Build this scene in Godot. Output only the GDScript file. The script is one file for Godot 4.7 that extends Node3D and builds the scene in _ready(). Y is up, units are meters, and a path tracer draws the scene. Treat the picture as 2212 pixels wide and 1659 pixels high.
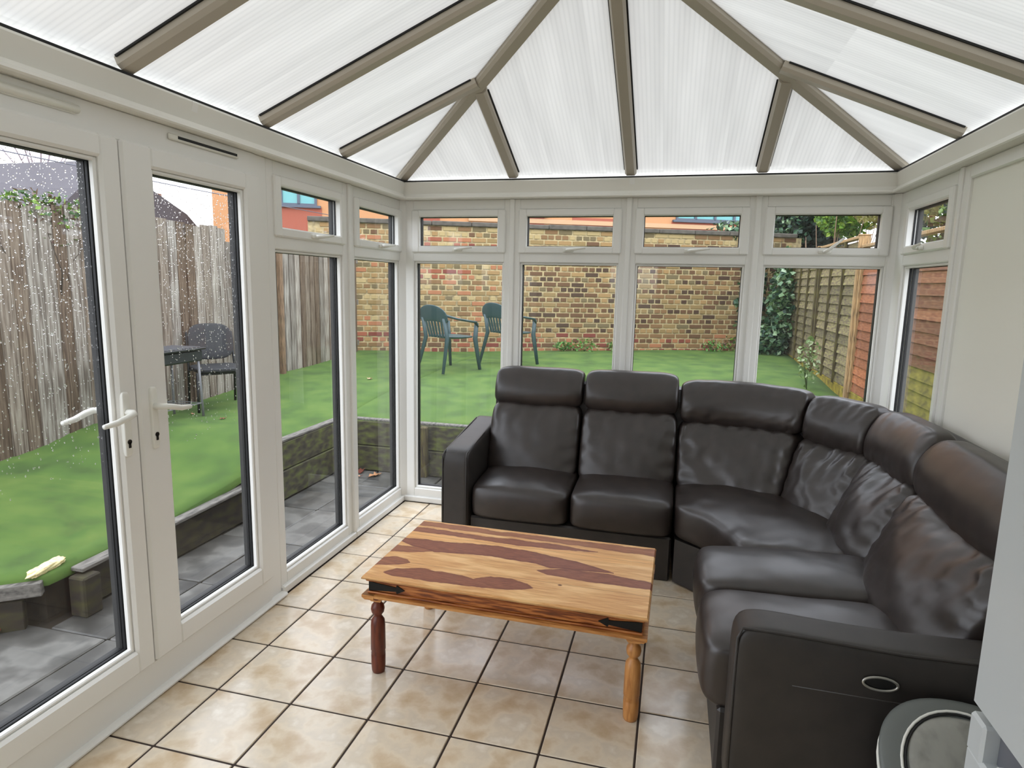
extends Node3D
# A conservatory with a corner sofa and a coffee table, and the garden seen through its windows.
# Axes: x along the far windows, y up, z towards the camera; the far left corner of the floor is the origin.

const W := 2.995          # inside width
const DEPTH := 4.7        # inside length
const PITCH := 0.42       # roof rise per metre
const EAVE := 2.2
const TILE := 0.3129

var M := {}
var rng := RandomNumberGenerator.new()
var used := {}

func _ready() -> void:
	rng.seed = 7
	# camera
	var cam := Camera3D.new()
	cam.name = "camera"
	cam.position = Vector3(1.8187, 1.55, 4.0696)
	cam.rotation = Vector3(-0.1557, 0.2477, 0.0204)
	cam.fov = rad_to_deg(2.0 * atan(829.5 / 1372.57))
	cam.near = 0.02
	cam.far = 200.0
	add_child(cam)
	cam.current = true
	# sky: bright, even overcast
	var sky_mat := ProceduralSkyMaterial.new()
	sky_mat.sky_top_color = Color(0.89, 0.915, 0.955)
	sky_mat.sky_horizon_color = Color(0.94, 0.96, 1.0)
	sky_mat.ground_bottom_color = Color(0.35, 0.36, 0.33)
	sky_mat.ground_horizon_color = Color(0.55, 0.56, 0.54)
	sky_mat.sky_curve = 0.2
	sky_mat.sun_angle_max = 1.0
	var sky := Sky.new()
	sky.sky_material = sky_mat
	var env := Environment.new()
	env.background_mode = Environment.BG_SKY
	env.sky = sky
	env.background_energy_multiplier = 1.0
	env.ambient_light_source = Environment.AMBIENT_SOURCE_DISABLED
	env.tonemap_mode = Environment.TONE_MAPPER_LINEAR
	env.tonemap_exposure = 4.45
	env.sdfgi_enabled = true
	env.ssao_enabled = true
	env.ssil_enabled = true
	var we := WorldEnvironment.new()
	we.name = "world_environment"
	we.environment = env
	add_child(we)

	materials()
	floor_and_walls()
	roof()
	windows()
	doors()
	garden_ground()
	brick_wall()
	left_fence()
	right_fence()
	houses()
	sofa()
	coffee_table()
	fridge()
	bin()
	garden_things()
	plants()
	raindrops()

# ---------------------------------------------------------------- naming
func numbered(called: String) -> String:
	if not used.has(called):
		used[called] = 0
		return called
	used[called] += 1
	return "%s_%03d" % [called, used[called]]

func tag(o: Node, label: String, category: String, group := "", kind := "") -> void:
	o.set_meta("label", label)
	o.set_meta("category", category)
	if group: o.set_meta("group", group)
	if kind: o.set_meta("kind", kind)

func thing(called: String, label: String, category: String, at := Vector3.ZERO, turn := 0.0, group := "", kind := "") -> Node3D:
	var o := Node3D.new()
	o.name = numbered(called)
	add_child(o, true)
	o.position = at
	o.rotation.y = turn
	tag(o, label, category, group, kind)
	return o

func part(parent: Node, called: String, mesh: Mesh, mat: Material, at := Vector3.ZERO, rot := Vector3.ZERO) -> MeshInstance3D:
	var m := MeshInstance3D.new()
	m.name = called
	m.mesh = mesh
	m.material_override = mat
	m.position = at
	m.rotation = rot
	m.cast_shadow = GeometryInstance3D.SHADOW_CASTING_SETTING_ON
	parent.add_child(m, true)
	return m

# ---------------------------------------------------------------- mesh helpers
func begin(smooth := false) -> SurfaceTool:
	var st := SurfaceTool.new()
	st.begin(Mesh.PRIMITIVE_TRIANGLES)
	st.set_smooth_group(0 if smooth else -1)
	return st

func done(st: SurfaceTool) -> ArrayMesh:
	st.generate_normals()
	return st.commit()

func tri(st: SurfaceTool, a: Vector3, b: Vector3, c: Vector3, out: Vector3) -> void:
	if (b - a).cross(c - a).dot(out) > 0.0:
		st.add_vertex(a); st.add_vertex(c); st.add_vertex(b)
	else:
		st.add_vertex(a); st.add_vertex(b); st.add_vertex(c)

func quad(st: SurfaceTool, a: Vector3, b: Vector3, c: Vector3, d: Vector3, out: Vector3) -> void:
	tri(st, a, b, c, out)
	tri(st, a, c, d, out)

# a box with chamfered edges, in the axes of basis t
func box(st: SurfaceTool, lo: Vector3, hi: Vector3, bev := 0.0, t := Transform3D.IDENTITY) -> void:
	var mid := (lo + hi) * 0.5
	var h := (hi - lo) * 0.5
	h = h.abs()
	var bv: float = min(bev, min(h.x, min(h.y, h.z)) * 0.9)
	var ax := [Vector3.RIGHT, Vector3.UP, Vector3.BACK]
	for i in 3:
		var j := (i + 1) % 3
		var k := (i + 2) % 3
		for s in [-1.0, 1.0]:
			var o: Vector3 = ax[i] * s
			var c: Vector3 = mid + o * h[i]
			var u: Vector3 = ax[j] * (h[j] - bv)
			var v: Vector3 = ax[k] * (h[k] - bv)
			quad(st, t * (c - u - v), t * (c + u - v), t * (c + u + v), t * (c - u + v), t.basis * o)
	if bv <= 0.0:
		return
	for i in 3:
		var j := (i + 1) % 3
		var k := (i + 2) % 3
		for s in [-1.0, 1.0]:
			for r in [-1.0, 1.0]:
				var e: Vector3 = ax[i] * (h[i] - bv)
				var p: Vector3 = mid + ax[j] * s * h[j] + ax[k] * r * (h[k] - bv)
				var q: Vector3 = mid + ax[j] * s * (h[j] - bv) + ax[k] * r * h[k]
				quad(st, t * (p - e), t * (p + e), t * (q + e), t * (q - e), t.basis * (ax[j] * s + ax[k] * r))
	for sx in [-1.0, 1.0]:
		for sy in [-1.0, 1.0]:
			for sz in [-1.0, 1.0]:
				var sg := Vector3(sx, sy, sz)
				var c: Vector3 = mid + sg * (h - Vector3.ONE * bv)
				tri(st, t * (c + Vector3(sx * bv, 0, 0)), t * (c + Vector3(0, sy * bv, 0)), t * (c + Vector3(0, 0, sz * bv)), t.basis * sg)

func box_mesh(lo: Vector3, hi: Vector3, bev := 0.0) -> ArrayMesh:
	var st := begin()
	box(st, lo, hi, bev)
	return done(st)

# a straight bar from a to b, w wide and h deep (downwards from the line along -up)
func beam(st: SurfaceTool, a: Vector3, b: Vector3, w: float, h0: float, h1: float, up: Vector3, bev := 0.004) -> void:
	var d := (b - a).normalized()
	var side := d.cross(up).normalized()
	var u := side.cross(d).normalized()
	var t := Transform3D(Basis(side, u, -d), a)
	box(st, Vector3(-w * 0.5, h0, -(b - a).length()), Vector3(w * 0.5, h1, 0), bev, t)

# a flat polygon pushed along dir
func prism(st: SurfaceTool, poly: PackedVector2Array, o: Vector3, ax_u: Vector3, ax_v: Vector3, dir: Vector3) -> void:
	var n := poly.size()
	var mid := Vector3.ZERO
	var pts: Array[Vector3] = []
	for p in poly:
		pts.append(o + ax_u * p.x + ax_v * p.y)
		mid += pts[-1] / n
	var area := 0.0
	for i in n:
		area += poly[i].cross(poly[(i + 1) % n])
	var sgn := signf(area)
	for i in n:
		var j := (i + 1) % n
		var e := poly[j] - poly[i]
		var nn := Vector2(e.y, -e.x) * sgn
		quad(st, pts[i], pts[j], pts[j] + dir, pts[i] + dir, ax_u * nn.x + ax_v * nn.y)
	var ids := Geometry2D.triangulate_polygon(poly)
	for i in range(0, ids.size(), 3):
		tri(st, pts[ids[i]], pts[ids[i + 1]], pts[ids[i + 2]], -dir)
		tri(st, pts[ids[i]] + dir, pts[ids[i + 1]] + dir, pts[ids[i + 2]] + dir, dir)

func tube(st: SurfaceTool, pts: Array, radii: Array, n := 8, flat := 1.0) -> void:
	var prev: Array[Vector3] = []
	var up := Vector3(0.13, 0.97, 0.21).normalized()
	for i in pts.size():
		var d: Vector3 = (pts[min(i + 1, pts.size() - 1)] - pts[max(i - 1, 0)]).normalized()
		var s := d.cross(up)
		if s.length() < 0.05: s = d.cross(Vector3.RIGHT)
		s = s.normalized()
		var u := s.cross(d).normalized()
		up = u
		var ring: Array[Vector3] = []
		for k in n:
			var a := TAU * k / n
			ring.append(pts[i] + (s * cos(a) + u * sin(a) * flat) * float(radii[min(i, radii.size() - 1)]))
		if i > 0:
			for k in n:
				var k2 := (k + 1) % n
				quad(st, prev[k], prev[k2], ring[k2], ring[k], (ring[k] + ring[k2]) * 0.5 - Vector3(pts[i]))
		if i == 0 or i == pts.size() - 1:
			for k in n:
				tri(st, ring[k], ring[(k + 1) % n], pts[i], -d if i == 0 else d)
		prev = ring

# prof: Vector2(radius, height) from the bottom up
func lathe(st: SurfaceTool, prof: Array, n := 24, c := Vector3.ZERO, sx := 1.0, sz := 1.0) -> void:
	for i in prof.size() - 1:
		var p: Vector2 = prof[i]
		var q: Vector2 = prof[i + 1]
		var e := q - p
		for k in n:
			var a0 := TAU * k / n
			var a1 := TAU * (k + 1) / n
			var c0 := Vector3(cos(a0) * sx, 0, sin(a0) * sz)
			var c1 := Vector3(cos(a1) * sx, 0, sin(a1) * sz)
			var out := (c0 + c1) * e.y + Vector3.UP * (-2.0 * e.x)
			var a := c + c0 * p.x + Vector3.UP * p.y
			var b := c + c1 * p.x + Vector3.UP * p.y
			var d := c + c1 * q.x + Vector3.UP * q.y
			var f := c + c0 * q.x + Vector3.UP * q.y
			if p.x < 1e-6:
				tri(st, a, d, f, out)
			elif q.x < 1e-6:
				tri(st, a, b, d, out)
			else:
				quad(st, a, b, d, f, out)

# a rounded, subdivided block: f maps the block's own coordinates (-1..1 each) to space
func pad(st: SurfaceTool, n: int, e: float, f: Callable) -> void:
	var o: Vector3 = f.call(Vector3.ZERO)
	var jx: Vector3 = f.call(Vector3(0.3, 0, 0)) - o
	var jy: Vector3 = f.call(Vector3(0, 0.3, 0)) - o
	var jz: Vector3 = f.call(Vector3(0, 0, 0.3)) - o
	var flip := jx.cross(jy).dot(jz) < 0.0
	for i in 3:
		for s in [-1.0, 1.0]:
			var g: Array = []
			for a in n + 1:
				var row: Array = []
				for b in n + 1:
					var c := Vector3.ZERO
					c[i] = s
					c[(i + 1) % 3] = -1.0 + 2.0 * a / n
					c[(i + 2) % 3] = -1.0 + 2.0 * b / n
					# crowd the rows towards the edges, where the surface bends
					c[(i + 1) % 3] = sin(c[(i + 1) % 3] * PI * 0.5) * 0.6 + c[(i + 1) % 3] * 0.4
					c[(i + 2) % 3] = sin(c[(i + 2) % 3] * PI * 0.5) * 0.6 + c[(i + 2) % 3] * 0.4
					var m := pow(pow(absf(c.x), e) + pow(absf(c.y), e) + pow(absf(c.z), e), 1.0 / e)
					row.append(f.call((c / m).snapped(Vector3.ONE * 1e-5)))
				g.append(row)
			for a in n:
				for b in n:
					var p: Vector3 = g[a][b]
					var q: Vector3 = g[a + 1][b]
					var r: Vector3 = g[a + 1][b + 1]
					var t: Vector3 = g[a][b + 1]
					if (s > 0.0) != flip:
						for v in [p, r, q, p, t, r]: st.add_vertex(v)
					else:
						for v in [p, q, r, p, r, t]: st.add_vertex(v)

# ---------------------------------------------------------------- materials
func ramp(stops: Array) -> Gradient:
	var g := Gradient.new()
	var off := PackedFloat32Array()
	var col := PackedColorArray()
	for s in stops:
		off.append(s[0])
		col.append(s[1])
	g.offsets = off
	g.colors = col
	return g

func noise_tex(seed_: int, freq: float, stops: Array, size := 512, octaves := 5, warp := 0.0, normal := false, strength := 4.0) -> NoiseTexture2D:
	var n := FastNoiseLite.new()
	n.noise_type = FastNoiseLite.TYPE_SIMPLEX_SMOOTH
	n.seed = seed_
	n.frequency = freq
	n.fractal_octaves = octaves
	if warp > 0.0:
		n.domain_warp_enabled = true
		n.domain_warp_amplitude = warp
		n.domain_warp_frequency = freq * 1.3
	var t := NoiseTexture2D.new()
	t.width = size
	t.height = size
	t.seamless = true
	t.noise = n
	if normal:
		t.as_normal_map = true
		t.bump_strength = strength
	else:
		t.color_ramp = ramp(stops)
	return t

func plain(c: Color, rough: float, spec := 0.5) -> StandardMaterial3D:
	var m := StandardMaterial3D.new()
	m.albedo_color = c
	m.roughness = rough
	m.metallic_specular = spec
	return m

func tex(c: Color, rough: float, t: Texture2D, scale := Vector3.ONE, off := Vector3.ZERO, world := false) -> StandardMaterial3D:
	var m := plain(c, rough)
	m.albedo_texture = t
	m.uv1_triplanar = true
	m.uv1_world_triplanar = world
	m.uv1_scale = scale
	m.uv1_offset = off
	return m

func bump(m: StandardMaterial3D, t: Texture2D, cm: float) -> StandardMaterial3D:
	m.heightmap_enabled = true
	m.heightmap_texture = t
	m.heightmap_scale = cm
	return m

func materials() -> void:
	var G := func(v: float) -> Color: return Color(v, v, v)
	var mottle := noise_tex(3, 0.012, [[0.0, G.call(0.62)], [0.45, G.call(0.86)], [1.0, G.call(1.0)]], 512, 6)
	var fine := noise_tex(5, 0.06, [[0.0, G.call(0.2)], [1.0, G.call(1.0)]], 512, 4)
	var streak := noise_tex(11, 0.02, [[0.0, G.call(0.45)], [0.4, G.call(0.8)], [0.75, G.call(0.97)], [1.0, G.call(1.0)]], 512, 5)
	M.mottle = mottle
	M.fine = fine
	M.upvc = plain(Color(0.945, 0.94, 0.92), 0.32)
	M.upvc_old = plain(Color(0.925, 0.915, 0.88), 0.4)
	M.bar = plain(Color(0.74, 0.705, 0.645), 0.4)  # taupe puts the backlit shade of the roof bars into the colour
	M.rubber = plain(Color(0.05, 0.05, 0.055), 0.6)
	M.spacer = plain(Color(0.16, 0.155, 0.16), 0.5)
	M.handle = plain(Color(0.93, 0.925, 0.89), 0.3)
	M.keyhole = plain(Color(0.06, 0.04, 0.03), 0.5)
	var gl := plain(Color(1, 1, 1, 0.02), 0.02, 0.4)
	gl.transparency = BaseMaterial3D.TRANSPARENCY_ALPHA
	M.glass = gl
	var drop := plain(Color(1, 1, 1, 0.0), 0.0)
	drop.refraction_enabled = true
	drop.refraction_scale = 0.033
	drop.transparency = BaseMaterial3D.TRANSPARENCY_ALPHA
	M.drop = drop
	# ribbed polycarbonate: the flutes run up the slope; grime clouds it
	var im := Image.create(256, 256, false, Image.FORMAT_RGB8)
	var nz := FastNoiseLite.new()
	nz.seed = 4
	nz.frequency = 0.012
	nz.fractal_octaves = 4
	for y in 256:
		for x in 256:
			var s := 0.955 + 0.045 * pow(absf(sin(PI * x / 16.0)), 0.6)
			s *= 0.965 + 0.06 * nz.get_noise_2d(x * 0.6, y * 0.25)
			im.set_pixel(x, y, Color(s, s, s * 0.995))
	var poly := plain(Color(0.98, 0.975, 0.965), 0.45)
	poly.albedo_texture = ImageTexture.create_from_image(im)
	poly.backlight_enabled = true
	poly.backlight = Color(0.65, 0.647, 0.64)
	M.poly = poly
	# floor tiles: marbled beige, glazed
	var marble := noise_tex(31, 0.006, [[0.0, Color(0.79, 0.69, 0.56)], [0.3, Color(0.86, 0.785, 0.68)], [0.5, Color(0.91, 0.855, 0.77)], [0.7, Color(0.87, 0.82, 0.745)], [1.0, Color(0.96, 0.93, 0.88)]], 1024, 6, 30.0)
	M.tiles = []
	for i in 8:
		var v := rng.randf_range(0.94, 1.0)
		var m := tex(Color(v, v * 0.99, v * 0.97), 0.2, marble, Vector3.ONE * 0.9, Vector3(rng.randf() * 5, rng.randf() * 5, rng.randf() * 5))
		M.tiles.append(m)
	M.grout = plain(Color(0.21, 0.155, 0.12), 0.85)
	M.wall = plain(Color(0.965, 0.96, 0.92), 0.6)
	# leather
	var leather := tex(Color(0.205, 0.170, 0.155), 0.37, noise_tex(41, 0.012, [[0.0, G.call(0.72)], [0.5, G.call(0.9)], [1.0, G.call(1.0)]], 512, 5), Vector3.ONE * 1.4, Vector3.ZERO, true)
	leather.metallic_specular = 0.62
	M.leather = leather
	var leather2: StandardMaterial3D = leather.duplicate()
	leather2.roughness = 0.5
	leather2.albedo_color = Color(0.17, 0.145, 0.13)
	M.leather_arm = leather2
	M.dark_cloth = plain(Color(0.06, 0.055, 0.055), 0.8)
	M.chrome = plain(Color(0.7, 0.69, 0.66), 0.3)
	M.chrome.metallic = 0.85
	M.black_plastic = plain(Color(0.04, 0.04, 0.04), 0.5)
	# woods
	var grain := noise_tex(51, 0.018, [[0.0, Color(0.32, 0.15, 0.07)], [0.4, Color(0.52, 0.27, 0.11)], [0.6, Color(0.70, 0.42, 0.20)], [1.0, Color(0.82, 0.56, 0.31)]], 512, 5, 14.0)
	var honey := noise_tex(53, 0.018, [[0.0, Color(0.60, 0.37, 0.18)], [0.5, Color(0.77, 0.53, 0.29)], [1.0, Color(0.86, 0.64, 0.39)]], 512, 5, 14.0)
	var umber := noise_tex(55, 0.018, [[0.0, Color(0.22, 0.08, 0.05)], [0.5, Color(0.40, 0.17, 0.10)], [1.0, Color(0.50, 0.25, 0.14)]], 512, 5, 14.0)
	M.wood_rail = tex(Color.WHITE, 0.35, grain, Vector3(0.7, 9, 9))
	M.wood_honey = tex(Color.WHITE, 0.38, honey, Vector3(0.8, 6, 6))
	M.leg_honey = tex(Color.WHITE, 0.38, honey, Vector3(7, 0.8, 7))
	M.leg_umber = tex(Color.WHITE, 0.38, umber, Vector3(7, 0.8, 7))
	M.iron = plain(Color(0.09, 0.09, 0.085), 0.55)
	M.iron.metallic = 0.4
	# appliances
	M.white_metal = plain(Color(0.80, 0.82, 0.825), 0.3)
	M.seal = plain(Color(0.42, 0.43, 0.46), 0.6)
	M.bin_rim = plain(Color(0.40, 0.415, 0.40), 0.4)
	M.bin_lid = tex(Color(0.64, 0.635, 0.60), 0.5, noise_tex(61, 0.03, [[0.0, G.call(0.7)], [0.4, G.call(0.93)], [1.0, G.call(1.0)]], 256, 4), Vector3.ONE * 2.0)
	M.bin_body = plain(Color(0.66, 0.665, 0.655), 0.35)
	M.bag = plain(Color(0.42, 0.44, 0.50), 0.5)
	# garden
	M.lawn = tex(Color.WHITE, 0.95, noise_tex(71, 0.008, [[0.0, Color(0.215, 0.30, 0.115)], [0.4, Color(0.27, 0.38, 0.14)], [0.6, Color(0.30, 0.405, 0.15)], [1.0, Color(0.36, 0.445, 0.185)]], 1024, 6, 20.0), Vector3.ONE * 0.28, Vector3.ZERO, true)
	M.slabs = []
	for i in 4:
		var v := 0.33 + 0.035 * i
		M.slabs.append(tex(Color(v, v * 0.985, v * 0.94), 0.42, noise_tex(80 + i, 0.012, [[0.0, G.call(0.5)], [0.45, G.call(0.78)], [0.62, G.call(1.0)], [1.0, G.call(0.8)]], 256, 6), Vector3.ONE * 0.9, Vector3(i * 0.37, 0, i * 0.71)))
	M.soil = tex(Color(0.22, 0.18, 0.13), 0.95, mottle, Vector3.ONE * 2.0, Vector3.ZERO, true)
	var mossy := noise_tex(91, 0.012, [[0.0, Color(0.17, 0.15, 0.11)], [0.4, Color(0.29, 0.27, 0.20)], [0.6, Color(0.33, 0.34, 0.19)], [1.0, Color(0.42, 0.45, 0.20)]], 512, 6)
	M.sleeper = tex(Color(0.95, 0.95, 0.95), 0.85, mossy, Vector3(1.2, 2.5, 1.2))
	M.sleeper_dark = tex(Color(0.62, 0.56, 0.5), 0.85, mossy, Vector3(1.2, 2.5, 1.2), Vector3(0.4, 0.2, 0.6))
	M.plank_grey = tex(Color(0.50, 0.48, 0.45), 0.7, streak, Vector3(4, 4, 0.7))
	var weathered := noise_tex(95, 0.014, [[0.0, Color(0.30, 0.26, 0.23)], [0.35, Color(0.45, 0.41, 0.37)], [0.55, Color(0.56, 0.53, 0.49)], [0.8, Color(0.64, 0.62, 0.58)], [1.0, Color(0.50, 0.43, 0.38)]], 512, 6)
	M.boards = []
	for i in 8:
		var v: float = [0.92, 1.0, 0.82, 1.08, 0.95, 0.74, 1.04, 0.88][i]
		var w: float = [1.0, 1.0, 0.93, 1.0, 0.97, 0.9, 1.01, 0.95][i]
		M.boards.append(tex(Color(v, v * w, v * w * w), 0.9, weathered, Vector3(6, 0.55, 6), Vector3(i * 0.13, i * 0.29, i * 0.17)))
	M.post_tan = tex(Color(0.56, 0.45, 0.35), 0.85, streak, Vector3(8, 0.6, 8))
	var larch := noise_tex(97, 0.02, [[0.0, Color(0.42, 0.23, 0.13)], [0.5, Color(0.54, 0.315, 0.185)], [1.0, Color(0.64, 0.42, 0.26)]], 512, 5)
	M.moss_low = []
	M.slat_orange = []
	M.slat_brown = []
	M.slat_moss = []
	var green_wood := noise_tex(99, 0.014, [[0.0, Color(0.24, 0.20, 0.16)], [0.35, Color(0.38, 0.33, 0.25)], [0.55, Color(0.44, 0.395, 0.28)], [0.75, Color(0.48, 0.46, 0.28)], [1.0, Color(0.60, 0.54, 0.37)]], 512, 6)
	for i in 4:
		var v := 0.88 + 0.08 * i
		M.slat_orange.append(tex(Color(v, v, v), 0.85, larch, Vector3(3, 7, 0.8), Vector3(0, i * 0.23, i * 0.31)))
		M.moss_low.append(tex(Color(v, v, v), 0.9, noise_tex(101, 0.015, [[0.0, Color(0.34, 0.28, 0.15)], [0.5, Color(0.52, 0.46, 0.18)], [1.0, Color(0.64, 0.58, 0.24)]], 256, 5), Vector3(1.5, 4, 1.5), Vector3(0, i * 0.3, i * 0.2)) if i == 0 else M.moss_low[0])
		M.slat_brown.append(tex(Color(v * 0.85, v * 0.92, v), 0.85, larch, Vector3(3, 7, 0.8), Vector3(0.4, i * 0.33, i * 0.21)))
		M.slat_moss.append(tex(Color(v, v, v), 0.9, green_wood, Vector3(3, 5, 0.9), Vector3(0, i * 0.23, i * 0.31)))
	M.batten_moss = tex(Color(0.74, 0.72, 0.6), 0.9, green_wood, Vector3(6, 0.8, 6))
	M.batten_tan = tex(Color(0.72, 0.58, 0.40), 0.85, streak, Vector3(8, 0.6, 8))
	M.gravel_moss = tex(Color(1.0, 0.95, 0.72), 0.9, noise_tex(101, 0.015, [[0.0, Color(0.34, 0.30, 0.16)], [0.5, Color(0.52, 0.48, 0.18)], [1.0, Color(0.66, 0.62, 0.26)]], 256, 5), Vector3.ONE * 1.5)
	M.mortar = tex(Color(0.78, 0.70, 0.53), 0.95, mottle, Vector3.ONE * 1.5)
	M.brick_stuff = plain(Color(0.9, 0.9, 0.9), 0.92)
	M.brick_stuff.vertex_color_use_as_albedo = true
	M.bricks = []
	for c in BRICK:
		M.bricks.append(plain(c.darkened(0.1), 0.92))
	M.coping = tex(Color(0.40, 0.375, 0.34), 0.9, mottle, Vector3.ONE * 1.2)
	M.tan_brick = plain(Color(0.80, 0.58, 0.40).darkened(0.08), 0.9)
	M.tan_light = plain(Color(0.80, 0.65, 0.50).darkened(0.08), 0.9)
	M.red_panel = plain(Color(0.66, 0.36, 0.28).darkened(0.08), 0.9)
	M.grey_frame = plain(Color(0.30, 0.33, 0.38), 0.5)
	M.teal_glass = plain(Color(0.36, 0.62, 0.62), 0.08)
	M.slate = plain(Color(0.33, 0.31, 0.33).darkened(0.08), 0.8)
	M.house_wall = plain(Color(0.62, 0.47, 0.38).darkened(0.08), 0.9)
	M.green_plastic = plain(Color(0.21, 0.295, 0.305), 0.4)
	M.black_metal = plain(Color(0.07, 0.075, 0.08), 0.45)
	M.grill = plain(Color(0.13, 0.14, 0.15), 0.5)
	M.wire_steel = plain(Color(0.45, 0.45, 0.46), 0.4)
	M.grey_mesh = tex(Color(0.24, 0.245, 0.26), 0.7, fine, Vector3.ONE * 4.0)
	M.terracotta = tex(Color(0.62, 0.36, 0.26), 0.85, mottle, Vector3.ONE * 5.0)
	M.pale_stone = tex(Color(0.97, 0.93, 0.80), 0.85, noise_tex(121, 0.03, [[0.0, Color(0.75, 0.55, 0.45)], [0.4, Color(0.95, 0.92, 0.8)], [1.0, Color(1, 1, 0.9)]], 256, 4), Vector3.ONE * 5.0)
	M.dead_leaf = []
	for c in [Color(0.68, 0.38, 0.29), Color(0.80, 0.62, 0.50), Color(0.48, 0.24, 0.17), Color(0.72, 0.52, 0.36)]:
		M.dead_leaf.append(plain(c, 0.7))
	M.bark = tex(Color(0.30, 0.26, 0.22), 0.95, mottle, Vector3(3, 1, 3))
	M.twig = plain(Color(0.55, 0.50, 0.52), 0.9)
	M.stem = plain(Color(0.33, 0.40, 0.22), 0.8)
	M.cable = plain(Color(0.42, 0.42, 0.46), 0.7)
	var lf := plain(Color.WHITE, 0.5)
	lf.vertex_color_use_as_albedo = true
	lf.backlight_enabled = true
	lf.backlight = Color(0.55, 0.6, 0.4)
	M.leaf = lf

const BRICK := [Color(0.66, 0.53, 0.35), Color(0.55, 0.42, 0.28), Color(0.44, 0.32, 0.22), Color(0.33, 0.25, 0.19), Color(0.62, 0.36, 0.26), Color(0.70, 0.47, 0.33), Color(0.74, 0.65, 0.46), Color(0.48, 0.42, 0.30), Color(0.52, 0.27, 0.22), Color(0.60, 0.50, 0.33)]

# ---------------------------------------------------------------- room
func floor_and_walls() -> void:
	var fl := thing("floor", "floor of square marbled beige glazed tiles with dark brown joints", "floor", Vector3.ZERO, 0.0, "", "structure")
	part(fl, "grout_bed", box_mesh(Vector3(-0.08, -0.1, -0.08), Vector3(W + 0.1, -0.003, DEPTH), 0.0), M.grout)
	var gap := 0.0075
	var full := box_mesh(Vector3(-(TILE - gap) / 2, -0.012, -(TILE - gap) / 2), Vector3((TILE - gap) / 2, 0.0, (TILE - gap) / 2), 0.0025)
	for i in range(0, 11):
		for k in range(-6, 11):
			var x0: float = 0.21 + TILE * (i - 1)
			var z0: float = 1.5663 + TILE * k
			if z0 > DEPTH - 0.02 or z0 + TILE < 0.02 or x0 > W - 0.02: continue
			var mat: Material = M.tiles[rng.randi() % M.tiles.size()]
			var a := Vector3(maxf(x0 + gap / 2, 0.022), -0.012, maxf(z0 + gap / 2, 0.022))
			var b := Vector3(minf(x0 + TILE - gap / 2, W - 0.002), 0.0, minf(z0 + TILE - gap / 2, DEPTH - 0.002))
			var turn := rng.randi() % 4 * PI / 2
			if b.x - a.x > 0.304 and b.z - a.z > 0.304:
				part(fl, "floor_tile", full, mat, Vector3((a.x + b.x) / 2, 0, (a.z + b.z) / 2), Vector3(0, turn, 0))
			elif b.x - a.x > 0.01 and b.z - a.z > 0.01:
				var c := Vector3((a.x + b.x) / 2, 0, (a.z + b.z) / 2)
				part(fl, "floor_tile", box_mesh(a - c, b - c, 0.0025), mat, c)
	# solid part of the right wall, and the house wall behind the camera
	var wr := thing("wall_right", "plain off-white solid wall panel behind the curved end of the sofa", "wall", Vector3.ZERO, 0.0, "", "structure")
	part(wr, "panel", box_mesh(Vector3(W + 0.012, 0, 0.88), Vector3(W + 0.13, 2.12, DEPTH), 0.0), M.wall)
	var st := begin()
	box(st, Vector3(W - 0.004, 0, 0.825), Vector3(W + 0.07, 2.09, 0.895), 0.006)
	box(st, Vector3(W - 0.004, 2.03, 0.895), Vector3(W + 0.07, 2.09, DEPTH), 0.006)
	part(wr, "panel_frame", done(st), M.upvc)
	var wf := thing("wall_front", "painted house wall with a wide opening to the unseen kitchen behind the viewer", "wall", Vector3.ZERO, 0.0, "", "structure")
	st = begin()
	box(st, Vector3(-0.1, 2.15, DEPTH), Vector3(W + 0.13, 3.1, DEPTH + 0.15))
	box(st, Vector3(-0.1, 0, DEPTH), Vector3(0.25, 2.15, DEPTH + 0.15))
	part(wf, "plaster", done(st), M.wall)
	kitchen()
	# eaves beams round the top of the glazing
	var prof := PackedVector2Array([Vector2(-0.09, 2.088), Vector2(0.058, 2.088), Vector2(0.062, 2.094), Vector2(0.058, 2.104), Vector2(0.036, 2.112), Vector2(0.03, 2.125), Vector2(0.044, 2.192), Vector2(0.04, 2.2), Vector2(-0.09, 2.2)])
	var runs := [
		["white eaves beam above the French doors and the side windows", Vector3(0, 0, -0.09), Vector3.RIGHT, Vector3(0, 0, DEPTH + 0.09)],
		["white eaves beam above the row of garden windows behind the sofa", Vector3(-0.09, 0, 0), Vector3.BACK, Vector3(W + 0.18, 0, 0)],
		["white eaves beam above the solid wall panel", Vector3(W, 0, -0.09), Vector3.LEFT, Vector3(0, 0, DEPTH + 0.09)]]
	for i in 3:
		var r: Array = runs[i]
		var t := thing("trim_%d" % (i + 1), r[0], "beam", Vector3.ZERO, 0.0, "", "structure")
		st = begin()
		prism(st, prof, r[1], r[2], Vector3.UP, r[3])
		part(t, "eaves_beam", done(st), M.upvc_old)
		# black seal where the roof sheets land on the beam, and the joint cover plates
		st = begin()
		var inw: Vector3 = r[2]
		var a: Vector3 = r[1] + inw * 0.025 + Vector3.UP * 2.199
		var b: Vector3 = a + r[3]
		beam(st, a, b, 0.03, 0.0, 0.01, Vector3.UP, 0.0)
		part(t, "eaves_seal", done(st), M.rubber)
		st = begin()
		for q in ([1.93] if i == 0 else [1.506] if i == 1 else [1.6]):
			var along: Vector3 = Vector3(r[3]).normalized()
			var p: Vector3 = r[1] + along * (q + 0.09)
			prism(st, PackedVector2Array([Vector2(0.028, 2.124), Vector2(0.0455, 2.192), Vector2(0.044, 2.197), Vector2(0.02, 2.197), Vector2(0.02, 2.124)]), p, inw, Vector3.UP, along * 0.03)
		part(t, "joint_cover", done(st), M.upvc)
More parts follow.
